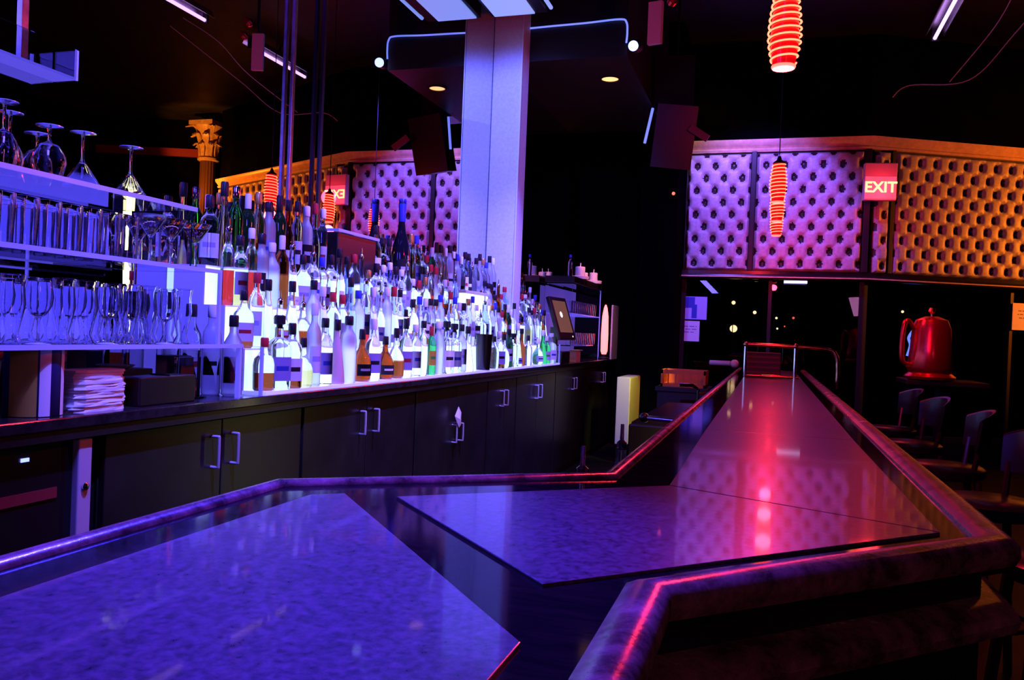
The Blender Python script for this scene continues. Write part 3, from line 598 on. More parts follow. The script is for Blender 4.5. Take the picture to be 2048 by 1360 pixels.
# bottles -------------------------------------------------------------
def resamp(p, n=3):
    out = []
    for i in range(len(p)-1):
        for k in range(n): t = k/n; out.append((p[i][0]*(1-t)+p[i+1][0]*t, p[i][1]*(1-t)+p[i+1][1]*t))
    out.append(p[-1]); return out
KIND = {  # profile, superellipse exponent, x scale, cap (r0, z0, r1, z1), label band (z0, z1, radius), words
    'vodka': ([(.030, 0), (.038, .006), (.038, .185), (.034, .205), (.018, .235), (.015, .245), (.015, .29)], 2, 1, (.017, .265, .017, .31), (.05, .15, .0385), 'tall round'),
    'square': ([(.036, 0), (.040, .005), (.040, .155), (.034, .175), (.016, .195), (.014, .205), (.014, .24)], 6, 1, (.017, .215, .017, .262), (.03, .12, .0405), 'square shouldered'),
    'bordeaux': ([(.033, 0), (.037, .006), (.037, .19), (.030, .215), (.015, .24), (.0145, .30)], 2, 1, (.0155, .245, .0155, .303), (.06, .15, .0375), 'wine shaped'),
    'longneck': ([(.032, 0), (.037, .006), (.037, .14), (.030, .17), (.017, .20), (.0145, .22), (.0135, .30)], 2, 1, (.016, .275, .016, .32), (.03, .11, .0375), 'long necked'),
    'squat': ([(.040, 0), (.050, .01), (.053, .05), (.050, .09), (.036, .12), (.018, .145), (.014, .17), (.014, .205)], 2, 1, (.017, .18, .016, .225), (.025, .075, .0535), 'squat round'),
    'slim': ([(.026, 0), (.030, .005), (.030, .22), (.024, .24), (.014, .26), (.0135, .32)], 2, 1, (.0155, .29, .0155, .335), (.06, .16, .0305), 'slim tall'),
    'flask': ([(.040, 0), (.047, .008), (.049, .12), (.044, .15), (.020, .18), (.014, .195), (.014, .235)], 3, .62, (.018, .205, .018, .25), (.03, .11, .0495), 'broad flat'),
    'frosted': ([(.033, 0), (.036, .005), (.036, .20), (.033, .225), (.019, .25), (.016, .26), (.016, .30)], 2, 1, (.018, .275, .018, .32), (.07, .15, .0365), 'straight frosted'),
    'bell': ([(.044, 0), (.047, .006), (.042, .06), (.030, .14), (.020, .19), (.014, .22), (.0135, .28)], 2, 1, (.017, .25, .017, .30), (.02, .06, .0475), 'bell shaped'),
    'decanter': ([(.038, 0), (.042, .005), (.042, .14), (.036, .16), (.015, .175), (.014, .21)], 8, 1, (.022, .205, .024, .25), (.03, .11, .0425), 'blocky decanter'),
    'magnum': ([(.046, 0), (.054, .01), (.055, .19), (.046, .25), (.024, .32), (.019, .36), (.0185, .46), (.022, .465), (.022, .48)], 2, 1, (.0195, .37, .021, .49), (.07, .17, .0555), 'giant champagne'),
}
cache = {}
def get(kind, part, *mk):
    key = (kind, part)+mk
    if key in cache: return cache[key]
    prof, sq, sx, cp, lb, words = KIND[kind]; bm = bmesh.new()
    if part == 'body':
        g = mk[0]
        if '+' in g:
            a, b = g.split('+'); lvl = prof[-1][1]*0.36
            add_lathe(bm, resamp(prof, 3), 20, sx=sx, sq=sq, mf=lambda z: 1 if z < lvl else 0); mats = [GL[a], GL[b]]
        else: add_lathe(bm, resamp(prof, 2), 20, sx=sx, sq=sq); mats = [GL[g]]
    elif part == 'cap':
        r0, z0, r1, z1 = cp
        pr = [(r0*1.0, z0), (r0*1.06, z0+.003), (r1*1.06, z1-.006), (r1*.9, z1)]
        if kind in ('decanter',): pr = [(r0*.6, z0), (r0*.6, z0+.012), (r1, z0+.016), (r1, z1-.004), (r1*.8, z1)]
        add_lathe(bm, pr, 14); mats = [CAPC[mk[0]]]
    elif part == 'pourer':
        z1 = prof[-1][1]; add_lathe(bm, [(.013, z1-.012), (.016, z1+.004), (.014, z1+.012), (.006, z1+.018), (.0045, z1+.05)], 10); mats = [M['chrome']]
    else:
        z0, z1, r = lb; a0 = -0.95; n = 10; mats = [LABC[mk[0]], LABC[mk[1]]]
        zs = [z0, z0+(z1-z0)*.12, z0+(z1-z0)*.42, z0+(z1-z0)*.62, z1-(z1-z0)*.12, z1]
        rows = []
        for z in zs:
            row = []
            for k in range(n+1):
                a = a0+1.9*k/n; c, s = math.cos(a), math.sin(a)
                d = (abs(c)**sq+abs(s)**sq)**(-1/sq) if sq != 2 else 1
                row.append(bm.verts.new((r*c*d*sx if sx == 1 else r*s*0+r*c*d*sx, r*s*d, z)))
            rows.append(row)
        for i in range(len(rows)-1):
            for k in range(n):
                f = bm.faces.new((rows[i][k], rows[i][k+1], rows[i+1][k+1], rows[i+1][k]))
                f.material_index = 1 if (i == 2 and 2 <= k <= n-3) else 0
        bmesh.ops.solidify(bm, geom=bm.faces[:], thickness=-0.0006)
    bmesh.ops.recalc_face_normals(bm, faces=bm.faces)
    cache[key] = finish(bm, part, mats, True); return cache[key]
GW = dict(clear='clear glass', blue='blue glass', amber='amber', brown='brown glass', green='green glass', darkgreen='dark green', black='black', frost='frosted white', red='red',
          cream='creamy pink', yellow='straw', lilac='lilac glass')
def glass_word(g): return 'half full '+GW[g.split('+')[1]].replace(' glass', '') if '+' in g else GW[g].replace(' glass', '')
def bottle(kind, g, cap, lab, loc, scale, where, group, rot=None):
    words = KIND[kind][5]
    ct = 'steel pourer' if cap == 'pourer' else cap+' cap'
    gw = 'white' if g == 'frost' and kind == 'frosted' else glass_word(g)
    lt = ', %s label' % lab[0] if lab else ''
    t = thing('bottle', '%s %s bottle, %s%s, %s' % (words, gw, ct, lt, where), 'bottle', loc, rot if rot is not None else random.uniform(-0.7, 0.5)-0.55, group)
    t.scale = (scale[0], scale[0], scale[1])
    link('body', get(kind, 'body', g), t)
    link('pourer' if cap == 'pourer' else 'cap', get(kind, 'pourer') if cap == 'pourer' else get(kind, 'cap', cap), t)
    if lab: link('paper_label', get(kind, 'label', *lab), t)
    return t
POOL = [('vodka', 'clear'), ('vodka', 'clear'), ('vodka', 'blue'), ('square', 'clear+amber'), ('square', 'clear'), ('longneck', 'clear'), ('longneck', 'brown'), ('slim', 'clear'), ('slim', 'lilac'),
        ('flask', 'clear'), ('flask', 'clear+brown'), ('frosted', 'frost'), ('frosted', 'frost'), ('bell', 'clear'), ('bell', 'lilac'), ('decanter', 'clear'), ('bordeaux', 'clear'), ('bordeaux', 'darkgreen'), ('squat', 'clear+amber'),
        ('vodka', 'frost'), ('square', 'lilac'), ('longneck', 'blue'), ('slim', 'clear+red'), ('vodka', 'clear+yellow'), ('longneck', 'frost')]
CAPS = ['black', 'black', 'black', 'black', 'white', 'white', 'white', 'blue', 'red', 'pourer', 'pourer', 'gold', 'blue']
LABS = [('white', 'black'), ('white', 'blue'), ('lilac', 'blue'), ('white', 'lilac'), ('white', 'lilac'), ('black', 'white'), ('white', 'red'), None, None, None, None, None]
# hand-placed front row, left to right as in the photograph: (y, kind, glass, cap, label, width, height)
FRONT = [(2.855, 'flask', 'clear+brown', 'red', None, 1.15, .85), (2.92, 'decanter', 'clear', 'black', ('lilac', 'blue'), 1.05, 1.22), (3.02, 'square', 'clear+brown', 'black', ('white', 'black'), .95, 1.05),
         (3.13, 'squat', 'clear+yellow', 'black', ('brown', 'white') if False else None, .85, .95), (3.22, 'vodka', 'frost', 'white', ('white', 'lilac'), .9, 1.18), (3.32, 'vodka', 'clear', 'black', ('lilac', 'blue'), 1.0, .98),
         (3.43, 'bell', 'cream', 'black', None, .9, 1.0), (3.54, 'frosted', 'frost', 'black', None, 1.1, 1.0), (3.68, 'squat', 'amber', 'black', ('black', 'white'), 1.0, 1.15), (3.80, 'flask', 'clear', 'white', ('lilac', 'black'), 1.0, 1.25),
         (3.94, 'squat', 'amber', 'black', ('black', 'white'), .95, 1.0), (4.07, 'squat', 'clear+brown', 'black', None, .9, 1.2), (4.19, 'flask', 'clear', 'black', ('lilac', 'red'), 1.1, 1.3), (4.32, 'vodka', 'clear', 'white', ('white', 'blue'), .95, .95),
         (4.43, 'slim', 'clear', 'black', None, 1.0, .95), (4.55, 'bordeaux', 'green', 'red', ('yellow', 'green'), .85, .95), (4.66, 'frosted', 'frost', 'white', None, 1.0, 1.0), (4.79, 'decanter', 'clear', 'black', ('white', 'black'), 1.0, 1.3),
         (4.92, 'decanter', 'clear', 'black', ('white', 'blue'), 1.0, 1.25), (5.05, 'vodka', 'frost', 'black', ('white', 'lilac'), 1.0, 1.0), (5.17, 'bell', 'clear', 'black', None, 1, 1)]
FRONT += [(5.72+.115*k, ['flask', 'square', 'squat', 'vodka', 'decanter', 'bell', 'longneck', 'square'][k % 8], ['clear', 'clear+brown', 'clear', 'darkgreen', 'clear', 'clear+yellow', 'brown', 'clear'][k % 8],
           ['black', 'white', 'black', 'black'][k % 4], [('white', 'black'), None, ('lilac', 'black'), None][(k+1) % 4], 1, .95+.1*((k*7) % 3)) for k in range(7)]
FRONT += [(6.60, 'flask', 'clear', 'black', None, 1, 1), (6.92, 'squat', 'clear', 'white', ('white', 'black'), 1, 1), (7.06, 'bell', 'green', 'white', None, 1, 1), (7.20, 'flask', 'green', 'white', ('white', 'green'), 1, 1), (7.36, 'decanter', 'frost', 'white', ('white', 'blue'), 1.1, 1.1)]
fy = 0.0
for i, (y, k, g, c, l, sw, sh) in enumerate(FRONT):
    if 5.36 < max(y, fy) < 5.56: y = 5.60
    rr = max(p[0] for p in KIND[k][0])*(1.0 if KIND[k][1] == 2 else 1.16); sw = min(sw, .0488/rr); fy = max(y, fy+rr*sw+.003); y = fy; fy += rr*sw
    bottle(k, g, c, l, (-1.9345, y, 1.084), (sw, sh), '%s from left in front row' % ordinal(i+1), 'bottles in the front row', -0.55)
ROWS = [(-2.035, 1.25, 'on the lowest lit step'), (-2.135, 1.42, 'on the middle lit step'), (-2.245, 1.58, 'on the top lit step')]
for ri, (x, z, where) in enumerate(ROWS):
    y = 2.85+0.02*ri; n = 0; last = None; edge = 0.0
    while y < 7.47:
        if (6.545 < y < 6.935) or (ri == 1 and 5.45 < y < 6.02) or (ri == 2 and (3.80 < y < 4.38 or abs(y-4.76) < 0.115 or abs(y-4.86) < .0)):
            y += 0.02; continue
        n += 1
        k, g = random.choice(POOL)
        while (k, g) == last: k, g = random.choice(POOL)
        last = (k, g)
        cap = random.choice(CAPS); lab = random.choice(LABS)
        if ri == 2 and n == 3: k, g, cap, lab = 'vodka', 'green', 'steel', None
        if ri == 2 and n == 4: k, g, cap, lab = 'bordeaux', 'darkgreen', 'white', None
        if ri == 1 and n == 6: k, g, cap, lab = 'bordeaux', 'brown', 'white', None
        if k == 'squat' and ri == 2: k = 'slim'
        tall = 1.0 if ri < 2 else 1.12
        rr = max(p[0] for p in KIND[k][0])*(1.0 if KIND[k][1] == 2 else 1.16); wd_ = min(random.uniform(.88, .98), .0488/rr); y = max(y, edge+rr*wd_+.003); edge = y+rr*wd_
        bottle(k, g, cap, lab, (x, y, z), (wd_, tall*random.uniform(.92, 1.12)), '%s from left on %s step' % (ordinal(n), where.split()[2]), 'bottles '+where)
        y += random.uniform(0.074, 0.088)
for k, (x, kd, g, cp, lb, h) in enumerate(((-1.975, 'vodka', 'frost', 'black', ('white', 'lilac'), 1.0), (-2.07, 'frosted', 'frost', 'white', ('white', 'black'), 1.08), (-2.165, 'vodka', 'clear+amber', 'black', ('white', 'red'), 1.12), (-2.26, 'frosted', 'frost', 'black', ('white', 'blue'), 1.18))):
    bottle(kd, g, cp, lb, (x, 2.708, 1.0705), (1.0, h), '%s back behind the shelf end' % ordinal(k+1), 'bottles behind the shelf end', -0.9)
bottle('magnum', 'black', 'blue', ('black', 'white'), (-2.255, 4.76, 1.58), (1.1, 1.2), 'tallest on the top lit step', 'giant champagne bottles', -0.5)

# things among the bottles
t = thing('ice_bucket', 'black ice bucket standing among the front row bottles', 'bucket', (-1.922, 5.46, 1.084))
link('pail', lathe('pail', M['vinyl'], [(0.046, 0), (0.049, 0.004), (0.059, 0.235), (0.062, 0.24), (0.062, 0.25), (0.056, 0.25), (0.046, 0.01)], 28), t)
t = thing('menu_box', 'blank brightly lit white box standing on the middle lit step', 'box', (-2.10, 5.73, 1.42))
link('carton', box('carton', M['led'], -0.045, 0.015, -0.25, 0.25, 0.0, 0.20, 0.004), t); link('lid', box('lid', M['white'], -0.053, 0.023, -0.253, 0.253, 0.20, 0.222, 0.003), t)
t = thing('display_case', 'dark display box with bright blue edges on the top lit step', 'box', (-2.25, 4.09, 1.58))
link('case', box('case', M['vinyl'], -0.06, 0.05, -0.22, 0.22, 0, 0.27, 0.005), t)
link('roof_edge', sweep('roof_edge', M['acrylic_edge'], [(-0.07, -0.235), (0.06, -0.235), (0.06, 0.235)], [(-0.004, 0.27), (0.004, 0.27), (0.004, 0.285), (-0.004, 0.285)]), t)

# ------------------------------------------------------------------ acrylic glass shelves at the left
sh = thing('glass_shelf_unit', 'three tier clear acrylic shelf holding the bar glasses, far left', 'shelf', (0, 0, 0))
SH = [(1.262, 2.66, -1.895), (1.530, 2.535, -1.905), (1.738, 2.42, -1.93)]
Y0 = 0.9
for i, (z, y1, xf) in enumerate(SH):
    s = link('shelf', box('shelf', M['acrylic'], -2.30, xf-0.006, Y0, y1, z, z+0.008), sh)
    link('front_edge', box('front_edge', M['acrylic_edge'], xf-0.006, xf, Y0, y1, z-0.004, z+0.010), s)
for za, zb in ((1.275, 1.45), (1.542, 1.725)): link('light_panel', box('light_panel', M['shelf_fill_glow'], -2.31, -2.30, Y0, 2.40, za, zb), sh)  # glowing blue backing, added behind the glasses to light them
link('side_panel', box('side_panel', M['acrylic'], -2.28, -1.91, 2.515, 2.523, 1.272, 1.53), sh)
link('panel_edge', box('panel_edge', M['acrylic_edge'], -1.908, -1.898, 2.513, 2.525, 1.272, 1.53), sh)
link('side_panel', box('side_panel', M['acrylic'], -2.28, -1.94, 2.40, 2.408, 1.54, 1.738), sh)
link('leg', box('leg', M['acrylic_edge'], -1.915, -1.897, 2.645, 2.657, 1.07, 1.262), sh)
link('leg', box('leg', M['acrylic'], -2.28, -1.915, 2.646, 2.655, 1.07, 1.262), sh)
link('leg', box('leg', M['acrylic'], -2.28, -1.95, 1.0, 1.01, 1.07, 1.262), sh)
link('leg', box('leg', M['acrylic'], -2.28, -1.95, 0.92, 0.93, 1.27, 1.53), sh); link('leg', box('leg', M['acrylic'], -2.28, -1.95, 0.92, 0.93, 1.54, 1.738), sh)
def open_glass(outer, th=0.0022):
    inner = [(max(0.001, r-th), z+(th*1.5 if i == 0 else 0)) for i, (r, z) in enumerate(outer)]
    return outer+[(inner[-1][0], outer[-1][1]+.001)]+list(reversed(inner[1:]))+[(0.001, inner[0][1]+.004)]
HI = lathe('body', GLASS, open_glass([(.028, 0), (.030, .004), (.033, .07), (.035, .135)]), 18)
def stem_parts(bowl, stem_h, foot=.034):
    f = lathe('foot', GLASSF, [(.004, 0.007), (.006, .006), (foot*.6, .004), (foot, .002), (foot, 0), (.004, 0)], 20, cap0=False, cap1=False)
    s = lathe('stem', GLASS, [(.007, .0065), (.0042, .018), (.0042, stem_h-.01), (.008, stem_h+.003)], 10)
    b = lathe('bowl', GLASS, open_glass([(r, z+stem_h) for r, z in bowl]), 22)
    return f, s, b
WINE = stem_parts([(.006, 0), (.020, .010), (.034, .035), (.037, .06), (.031, .10)], .075)
MART = stem_parts([(.005, 0), (.012, .008), (.054, .072)], .085, .036)
BALLOON = stem_parts([(.006, 0), (.026, .010), (.044, .038), (.047, .06), (.036, .10)], .045, .036)
HURR = [(.026, 0), (.028, .004), (.016, .03), (.022, .06), (.032, .11), (.028, .16), (.032, .19)]
HURM = lathe('body', GLASS, open_glass(HURR), 18)
def stemglass(name, parts, label, loc, group, flip=False, h=0.16):
    t = thing(name, label, 'glass', loc, 0, group)
    for n, me in zip(('foot', 'stem', 'bowl'), parts):
        o = link(n, me, t)
        if flip: o.rotation_euler = (math.pi, 0, 0); o.location = (0, 0, h)
    return t
z = SH[2][0]+.0085
tops = [(1.60, -1.985, WINE, .176), (1.68, -2.06, BALLOON, .146), (1.70, -1.985, WINE, .176), (1.80, -2.08, WINE, .176), (1.845, -1.985, BALLOON, .146), (1.975, -1.995, MART, .158), (2.17, -1.995, MART, .158), (1.55, -2.08, WINE, .176), (1.92, -2.11, BALLOON, .146)]
tops.sort()
for i, (y, x, pm, h) in enumerate(tops):
    nm, w1 = (('wine_glass', 'narrow wine glass') if pm is WINE else ('martini_glass', 'wide martini glass') if pm is MART else ('balloon_glass', 'round balloon glass'))
    stemglass(nm, pm, 'upside down %s, %s from the left on the top shelf' % (w1, ordinal(i+1)), (x, y, z), 'glasses upside down on the top shelf', True, h)
z = SH[1][0]+.0085
for rj, (x, rn, xy) in enumerate(((-1.95, 'front', 0), (-2.035, 'second', .03), (-2.12, 'back', 0))):
    for k in range(9):
        y = 1.52+xy+.0745*k
        tag(link('highball_glass', HI, None, (x, y, z)), 'straight clear highball glass, %s from the left in the %s row of the middle shelf' % (ordinal(k+1), rn), 'glass', 'highball glasses on the middle shelf')
for k, (y, x) in enumerate(((2.235, -1.965), (2.345, -1.975), (2.465, -1.97))):
    stemglass('martini_glass', MART, 'upright martini glass, %s from the left at the right end of the middle shelf' % ordinal(k+1), (x, y, z), 'martini glasses on the middle shelf')
for k, (y, x) in enumerate(((2.225, -2.10), (2.336, -2.10))):
    stemglass('martini_glass', MART, 'martini glass in the second row, %s behind the others on the middle shelf' % ('left one' if k == 0 else 'right one'), (x, y, z), 'martini glasses on the middle shelf')
z = SH[0][0]+.0085
for rj, (x, rn, d) in enumerate(((-1.955, 'front', 0), (-2.045, 'second', .04), (-2.135, 'back', 0))):
    for k in range(11):
        y = 1.55+d+.084*k
        if y > 2.48: continue
        if (k+rj) % 3 == 0: stemglass('wine_glass', WINE, 'stemmed wine glass, %s from the left in the %s row of the bottom shelf' % (ordinal(k+1), rn), (x, y, z), 'glasses on the bottom shelf')
        else: tag(link('hurricane_glass', HURM, None, (x, y, z)), 'curvy hurricane glass, %s from the left in the %s row of the bottom shelf' % (ordinal(k+1), rn), 'glass', 'glasses on the bottom shelf')

# hanging acrylic tray above
t = thing('hanging_tray', 'blue lit acrylic glass tray hanging at the upper left', 'tray', (0, 0, 2.14))
link('tray_bottom', box('tray_bottom', M['acrylic_edge'], -2.345, -2.252, 0.9, 2.19, 0.0, 0.008), t)
link('end_plate', box('end_plate', M['acrylic'], -2.345, -2.252, 2.19, 2.196, 0.0, 0.10), t)
link('corner_strip', box('corner_strip', M['acrylic_edge'], -2.256, -2.250, 2.186, 2.198, 0.0, 0.10), t)
link('front_plate', box('front_plate', M['acrylic'], -2.252, -2.246, 0.9, 2.186, 0.0, 0.10), t)
link('hanger', box('hanger', M['steel'], -2.275, -2.255, 1.98, 2.005, 0.008, ZC-2.10), t); link('hanger', box('hanger', M['steel'], -2.275, -2.255, 1.0, 1.025, 0.008, ZC-2.10), t)

# things on the worktop under the shelves
t = thing('napkin_stack', 'thick stack of white paper napkins on the worktop, left', 'napkins', (-1.985, 2.02, 1.07))
for k in range(15):
    bm = bmesh.new(); n = 20; jx, jy = random.uniform(-.004, .004), random.uniform(-.005, .005); sc = 1-.0016*max(0, k-9)**2; ring0 = []; ring1 = []
    for i in range(n):
        a = 2*math.pi*i/n; c, s = math.cos(a), math.sin(a); d = (abs(c)**5+abs(s)**5)**(-0.2)*(0.98+random.uniform(-.03, .03))
        ring0.append(bm.verts.new((.063*c*d*sc+jx, .106*s*d*sc+jy, k*.0083))); ring1.append(bm.verts.new((.063*c*d*sc*random.uniform(.96, 1.02)+jx, .106*s*d*sc*random.uniform(.96, 1.01)+jy, k*.0083+.0076)))
    bm.faces.new(list(reversed(ring0))); bm.faces.new(ring1)
    for i in range(n): bm.faces.new((ring0[i], ring0[(i+1) % n], ring1[(i+1) % n], ring1[i]))
    link('napkin_bundle', finish(bm, 'napkin_bundle', M['paper']), t)
t = thing('striped_caddy', 'navy, white and mustard banded caddy beside the napkin stack', 'caddy', (-1.985, 1.82, 1.07))
link('body', lathe('body', M['navy'], [(.072, 0), (.075, .004), (.075, .186), (.07, .19)], 28), t)
for a, b, m in ((.35, .75, M['paper']), (-.55, -.15, M['paper']), (-1.6, -.62, M['mustard'])):
    bm = bmesh.new(); n = 8; r = .0757
    for k in range(n):
        a0, a1 = a+(b-a)*k/n, a+(b-a)*(k+1)/n
        bm.faces.new([bm.verts.new((r*math.cos(q), r*math.sin(q), zz)) for q, zz in ((a0, .002), (a1, .002), (a1, .188), (a0, .188))])
    bmesh.ops.remove_doubles(bm, verts=bm.verts, dist=1e-5); link('band', finish(bm, 'band', m, True), t)
t = thing('paper_cup', 'white paper cup standing left of the striped caddy', 'cup', (-2.03, 1.70, 1.07))
link('cup', lathe('cup', M['paper'], [(.032, 0), (.034, .003), (.042, .15), (.044, .152), (.041, .152), (.031, .01)], 22), t)
tag(link('coaster', lathe('coaster', M['paper'], [(.045, 0), (.046, .001), (.046, .004), (.045, .005)], 28), None, (-1.925, 1.60, 1.07)), 'round white coaster lying flat at the left edge of the worktop', 'coaster')
t = thing('bar_caddy', 'black straw caddy beside the napkins', 'caddy', (-1.95, 2.28, 1.07))
link('body', box('body', M['vinyl'], -.06, .03, -.12, .15, 0, .095, .005), t); link('divider', box('divider', M['black'], -.055, .025, .02, .025, .095, .10), t)
tag(link('stacked_plate', lathe('plate', M['paper'], [(.03, 0), (.05, .004), (.062, .012), (.060, .014), (.03, .006)], 24), None, (-2.13, 2.28, 1.18)), 'small white dish on the brown carton under the shelves', 'dish')
tag(link('carton', box('carton', M['brown'], -.06, .06, -.09, .09, 0, .11, .003), None, (-2.13, 2.30, 1.07)), 'dark brown carton behind the black straw caddy', 'carton')
t = thing('card_holder', 'clear acrylic card holder with a brown card under the shelf end', 'card holder', (-2.03, 2.52, 1.07))
link('holder', box('holder', M['acrylic'], -.012, .012, -.06, .06, 0, .15, .002), t); link('card', box('card', M['brown'], .0125, .0135, -.05, .02, .01, .12), t); link('foot', box('foot', M['acrylic'], -.04, .04, -.06, .06, 0, .006), t)
tag(link('white_carton', box('white_carton', M['paper'], -.05, .05, -.04, .04, 0, .15, .003), None, (-2.14, 2.58, 1.07)), 'plain white carton behind the clear card holder', 'carton')

# ------------------------------------------------------------------ far end of the back bar
t = thing('till_terminal', 'dark upright till with tilted touch screen beyond the bottles', 'till', (-1.98, 7.82, 1.07))
link('base', box('base', M['vinyl'], -.12, .08, -.16, .16, 0, .12, .01), t); link('neck', box('neck', M['vinyl'], -.08, -.02, -.04, .04, .12, .35), t)
scr = link('screen', box('screen', M['vinyl'], -.02, .02, -.22, .22, -.20, .23, .008), t, (.02, 0, .42), (0, -.32, -.12))
link('display', box('display', M['screen'], .0205, .022, -.17, .17, -.13, .19), scr); link('glyph', lathe('glyph', M['screenlogo'], [(.032, 0), (.032, .002)], 6), scr, (.022, -.03, .05), (0, math.pi/2, 0))
link('button', lathe('button', M['screenlogo'], [(.008, 0), (.008, .002)], 10), scr, (.0205, .14, -.17), (0, math.pi/2, 0))
cs = thing('glass_cabinet', 'acrylic glass cabinet with rows of tumblers at the far end of the back bar', 'cabinet', (-2.12, 9.2, 1.07))
for zz in (.16, .50, .82): link('shelf', box('shelf', M['acrylic_edge'] if zz == .50 else M['acrylic'], -.2, .10, -.72, .75, zz, zz+.010), cs)
for yy in (-.72, .74): link('side_panel', box('side_panel', M['acrylic'], -.2, .10, yy, yy+.008, 0, .82), cs)
link('light_panel', box('light_panel', M['cab_fill_glow'], -.205, -.2, -.7, .73, .03, .80), cs)  # added glowing backing to give the tumblers a blue light
link('frame', box('frame', M['acrylic_edge'], .10, .108, .735, .755, .0, .86), cs)
link('top_board', box('top_board', M['vinyl'], -.2, .12, -.74, .78, .83, .90, .004), cs)
for lv, zz, lw in ((0, .1705, 'lower'), (1, .5105, 'upper')):
    for k in range(13): tag(link('tumbler', HI, None, (-2.06, 8.56+.1*k, 1.07+zz)), 'clear tumbler, %s from the left on the %s shelf of the far glass cabinet' % (ordinal(k+1), lw), 'glass', 'tumblers in the far glass cabinet')
t = thing('glowing_lamp', 'tall narrow glowing red lamp at the far end of the back bar', 'lamp', (-1.93, 9.87, 1.07))
link('shade', lathe('shade', M['flame_glass'], [(.028, .06), (.042, .10), (.045, .30), (.038, .52), (.022, .62), (.008, .66)], 18), t); link('base', lathe('base', M['black'], [(.07, 0), (.07, .02), (.03, .03), (.028, .06)], 18), t)
lamp('candle_fill', 'SPOT', (-1.5, 8.7, 3.3), 170, (1, .35, .42), .04, aim=(-2.08, 9.4, 2.0), spot=44, blend=.7)  # added pink light on the candles, no lamp is mounted above them
tag(link('wall_box', box('wall_box', M['lav'], 0, .02, 0, .38, 0, .66, .003), None, (-1.86, 9.88, 1.07)), 'clear edged dark menu stand beside the glowing red lamp', 'stand')
def candle(label, loc, h, r, plate=True):
    t = thing('candle', label, 'candle', loc, 0, 'white candles on the glass cabinet')
    z0 = 0
    if plate: link('dish', lathe('dish', M['wax'], [(.05, 0), (.10, .004), (.105, .035), (.10, .038), (.05, .01)], 22), t); z0 = .01
    link('wax', lathe('wax', M['wax'], [(r*.95, z0), (r, z0+.004), (r, z0+h), (r*.8, z0+h+.004), (r*.2, z0+h-.004)], 20), t)
    link('wick', tube('wick', M['wax'], [(0, 0, z0+h-.01), (.004, 0, z0+h+.045)], .005, 6), t)
    return t
CT = 1.07+.9005
candle('fat white candle on a white dish, left one on the far glass cabinet', (-2.07, 9.02, CT), .13, .055)
candle('narrow white candle between the two dishes on the far glass cabinet', (-2.10, 9.36, CT), .10, .045, False)
candle('white candle on a dish, right one on the far glass cabinet', (-2.07, 9.74, CT), .12, .05)
t = thing('blue_bottle', 'slim dark blue bottle on the glass cabinet left of the candles', 'bottle', (-2.12, 8.75, CT))
link('body', get('slim', 'body', 'blue'), t); link('cap', get('slim', 'cap', 'blue'), t)
t.scale = (.9, .9, .75)
t = thing('card_stack', 'stack of white cards on the worktop in front of the glass cabinet', 'cards', (-1.93, 8.35, 1.07))
link('stand', box('stand', M['paper'], -.04, .03, -.1, .1, 0, .12, .003), t); link('top_sheet', box('top_sheet', M['wax'], -.045, .05, -.13, .12, .121, .128), t)

# papers on the glass
def sheet(label, x0, x1, z0, z1, m, art):
    t = thing('paper_notice', label, 'notice', ((x0+x1)/2, YW+.045, (z0+z1)/2)); a, b = (x1-x0)/2, (z1-z0)/2
    link('sheet', box('sheet', m, -a, a, 0, .003, -b, b), t)
    bm = bmesh.new(); art(bm, a, b); link('print', finish(bm, 'print', M['text'] if m is M['paper'] else M['blueprint']), t)
def lines(bm, a, b):
    for k, wd in enumerate((.80, .78, .60)):
        n = int(wd*22); x = -a*wd
        for j in range(n):
            w_ = a*wd*2/n
            if (j*7+k) % 5: add_box(bm, x+.1*w_, x+.85*w_, -.001, 0, b*.45-k*b*.28-.004, b*.45-k*b*.28+.006)
            x += w_
def art(bm, a, b):
    add_box(bm, -a*.95, -a*.05, -.001, 0, -b*.0, b*.95); add_box(bm, -a*.3, a*.15, -.0012, 0, -b*.9, b*.3)
sheet('white notice sheet with lines of text taped on the dark glass, lower one', -1.17, -.85, 1.33, 1.58, M['paper'], lines)
sheet('blue and white picture sheet taped on the dark glass, upper one', -1.05, -.77, 1.60, 1.88, M['paper'] if False else mat('pale_blue_sheet', (.5, .52, .85), .6), art)
pw = ORA+od*2.02
t = thing('paper_notice', 'white notice on the glass at the right edge of the picture', 'notice', (pw.x, pw.y, 1.78), math.atan2(od.y, od.x))
link('sheet', box('sheet', M['paper'], -.10, .25, -.004, 0, -.16, .16), t); bm = bmesh.new(); lines(bm, .12, .15); link('print', finish(bm, 'print', M['text']), t, (.06, -.004, 0))
t = thing('tube_light', 'short bright bluish tube light under the ledge below the tufted wall', 'tube light', (.24, YW-.06, 2.075))
link('tube', tube('tube', M['blue_tube'], [(-.13, 0, 0), (.13, 0, 0)], .016), t); link('clip', box('clip', M['black'], -.03, .03, .0, .05, .0, .025), t)
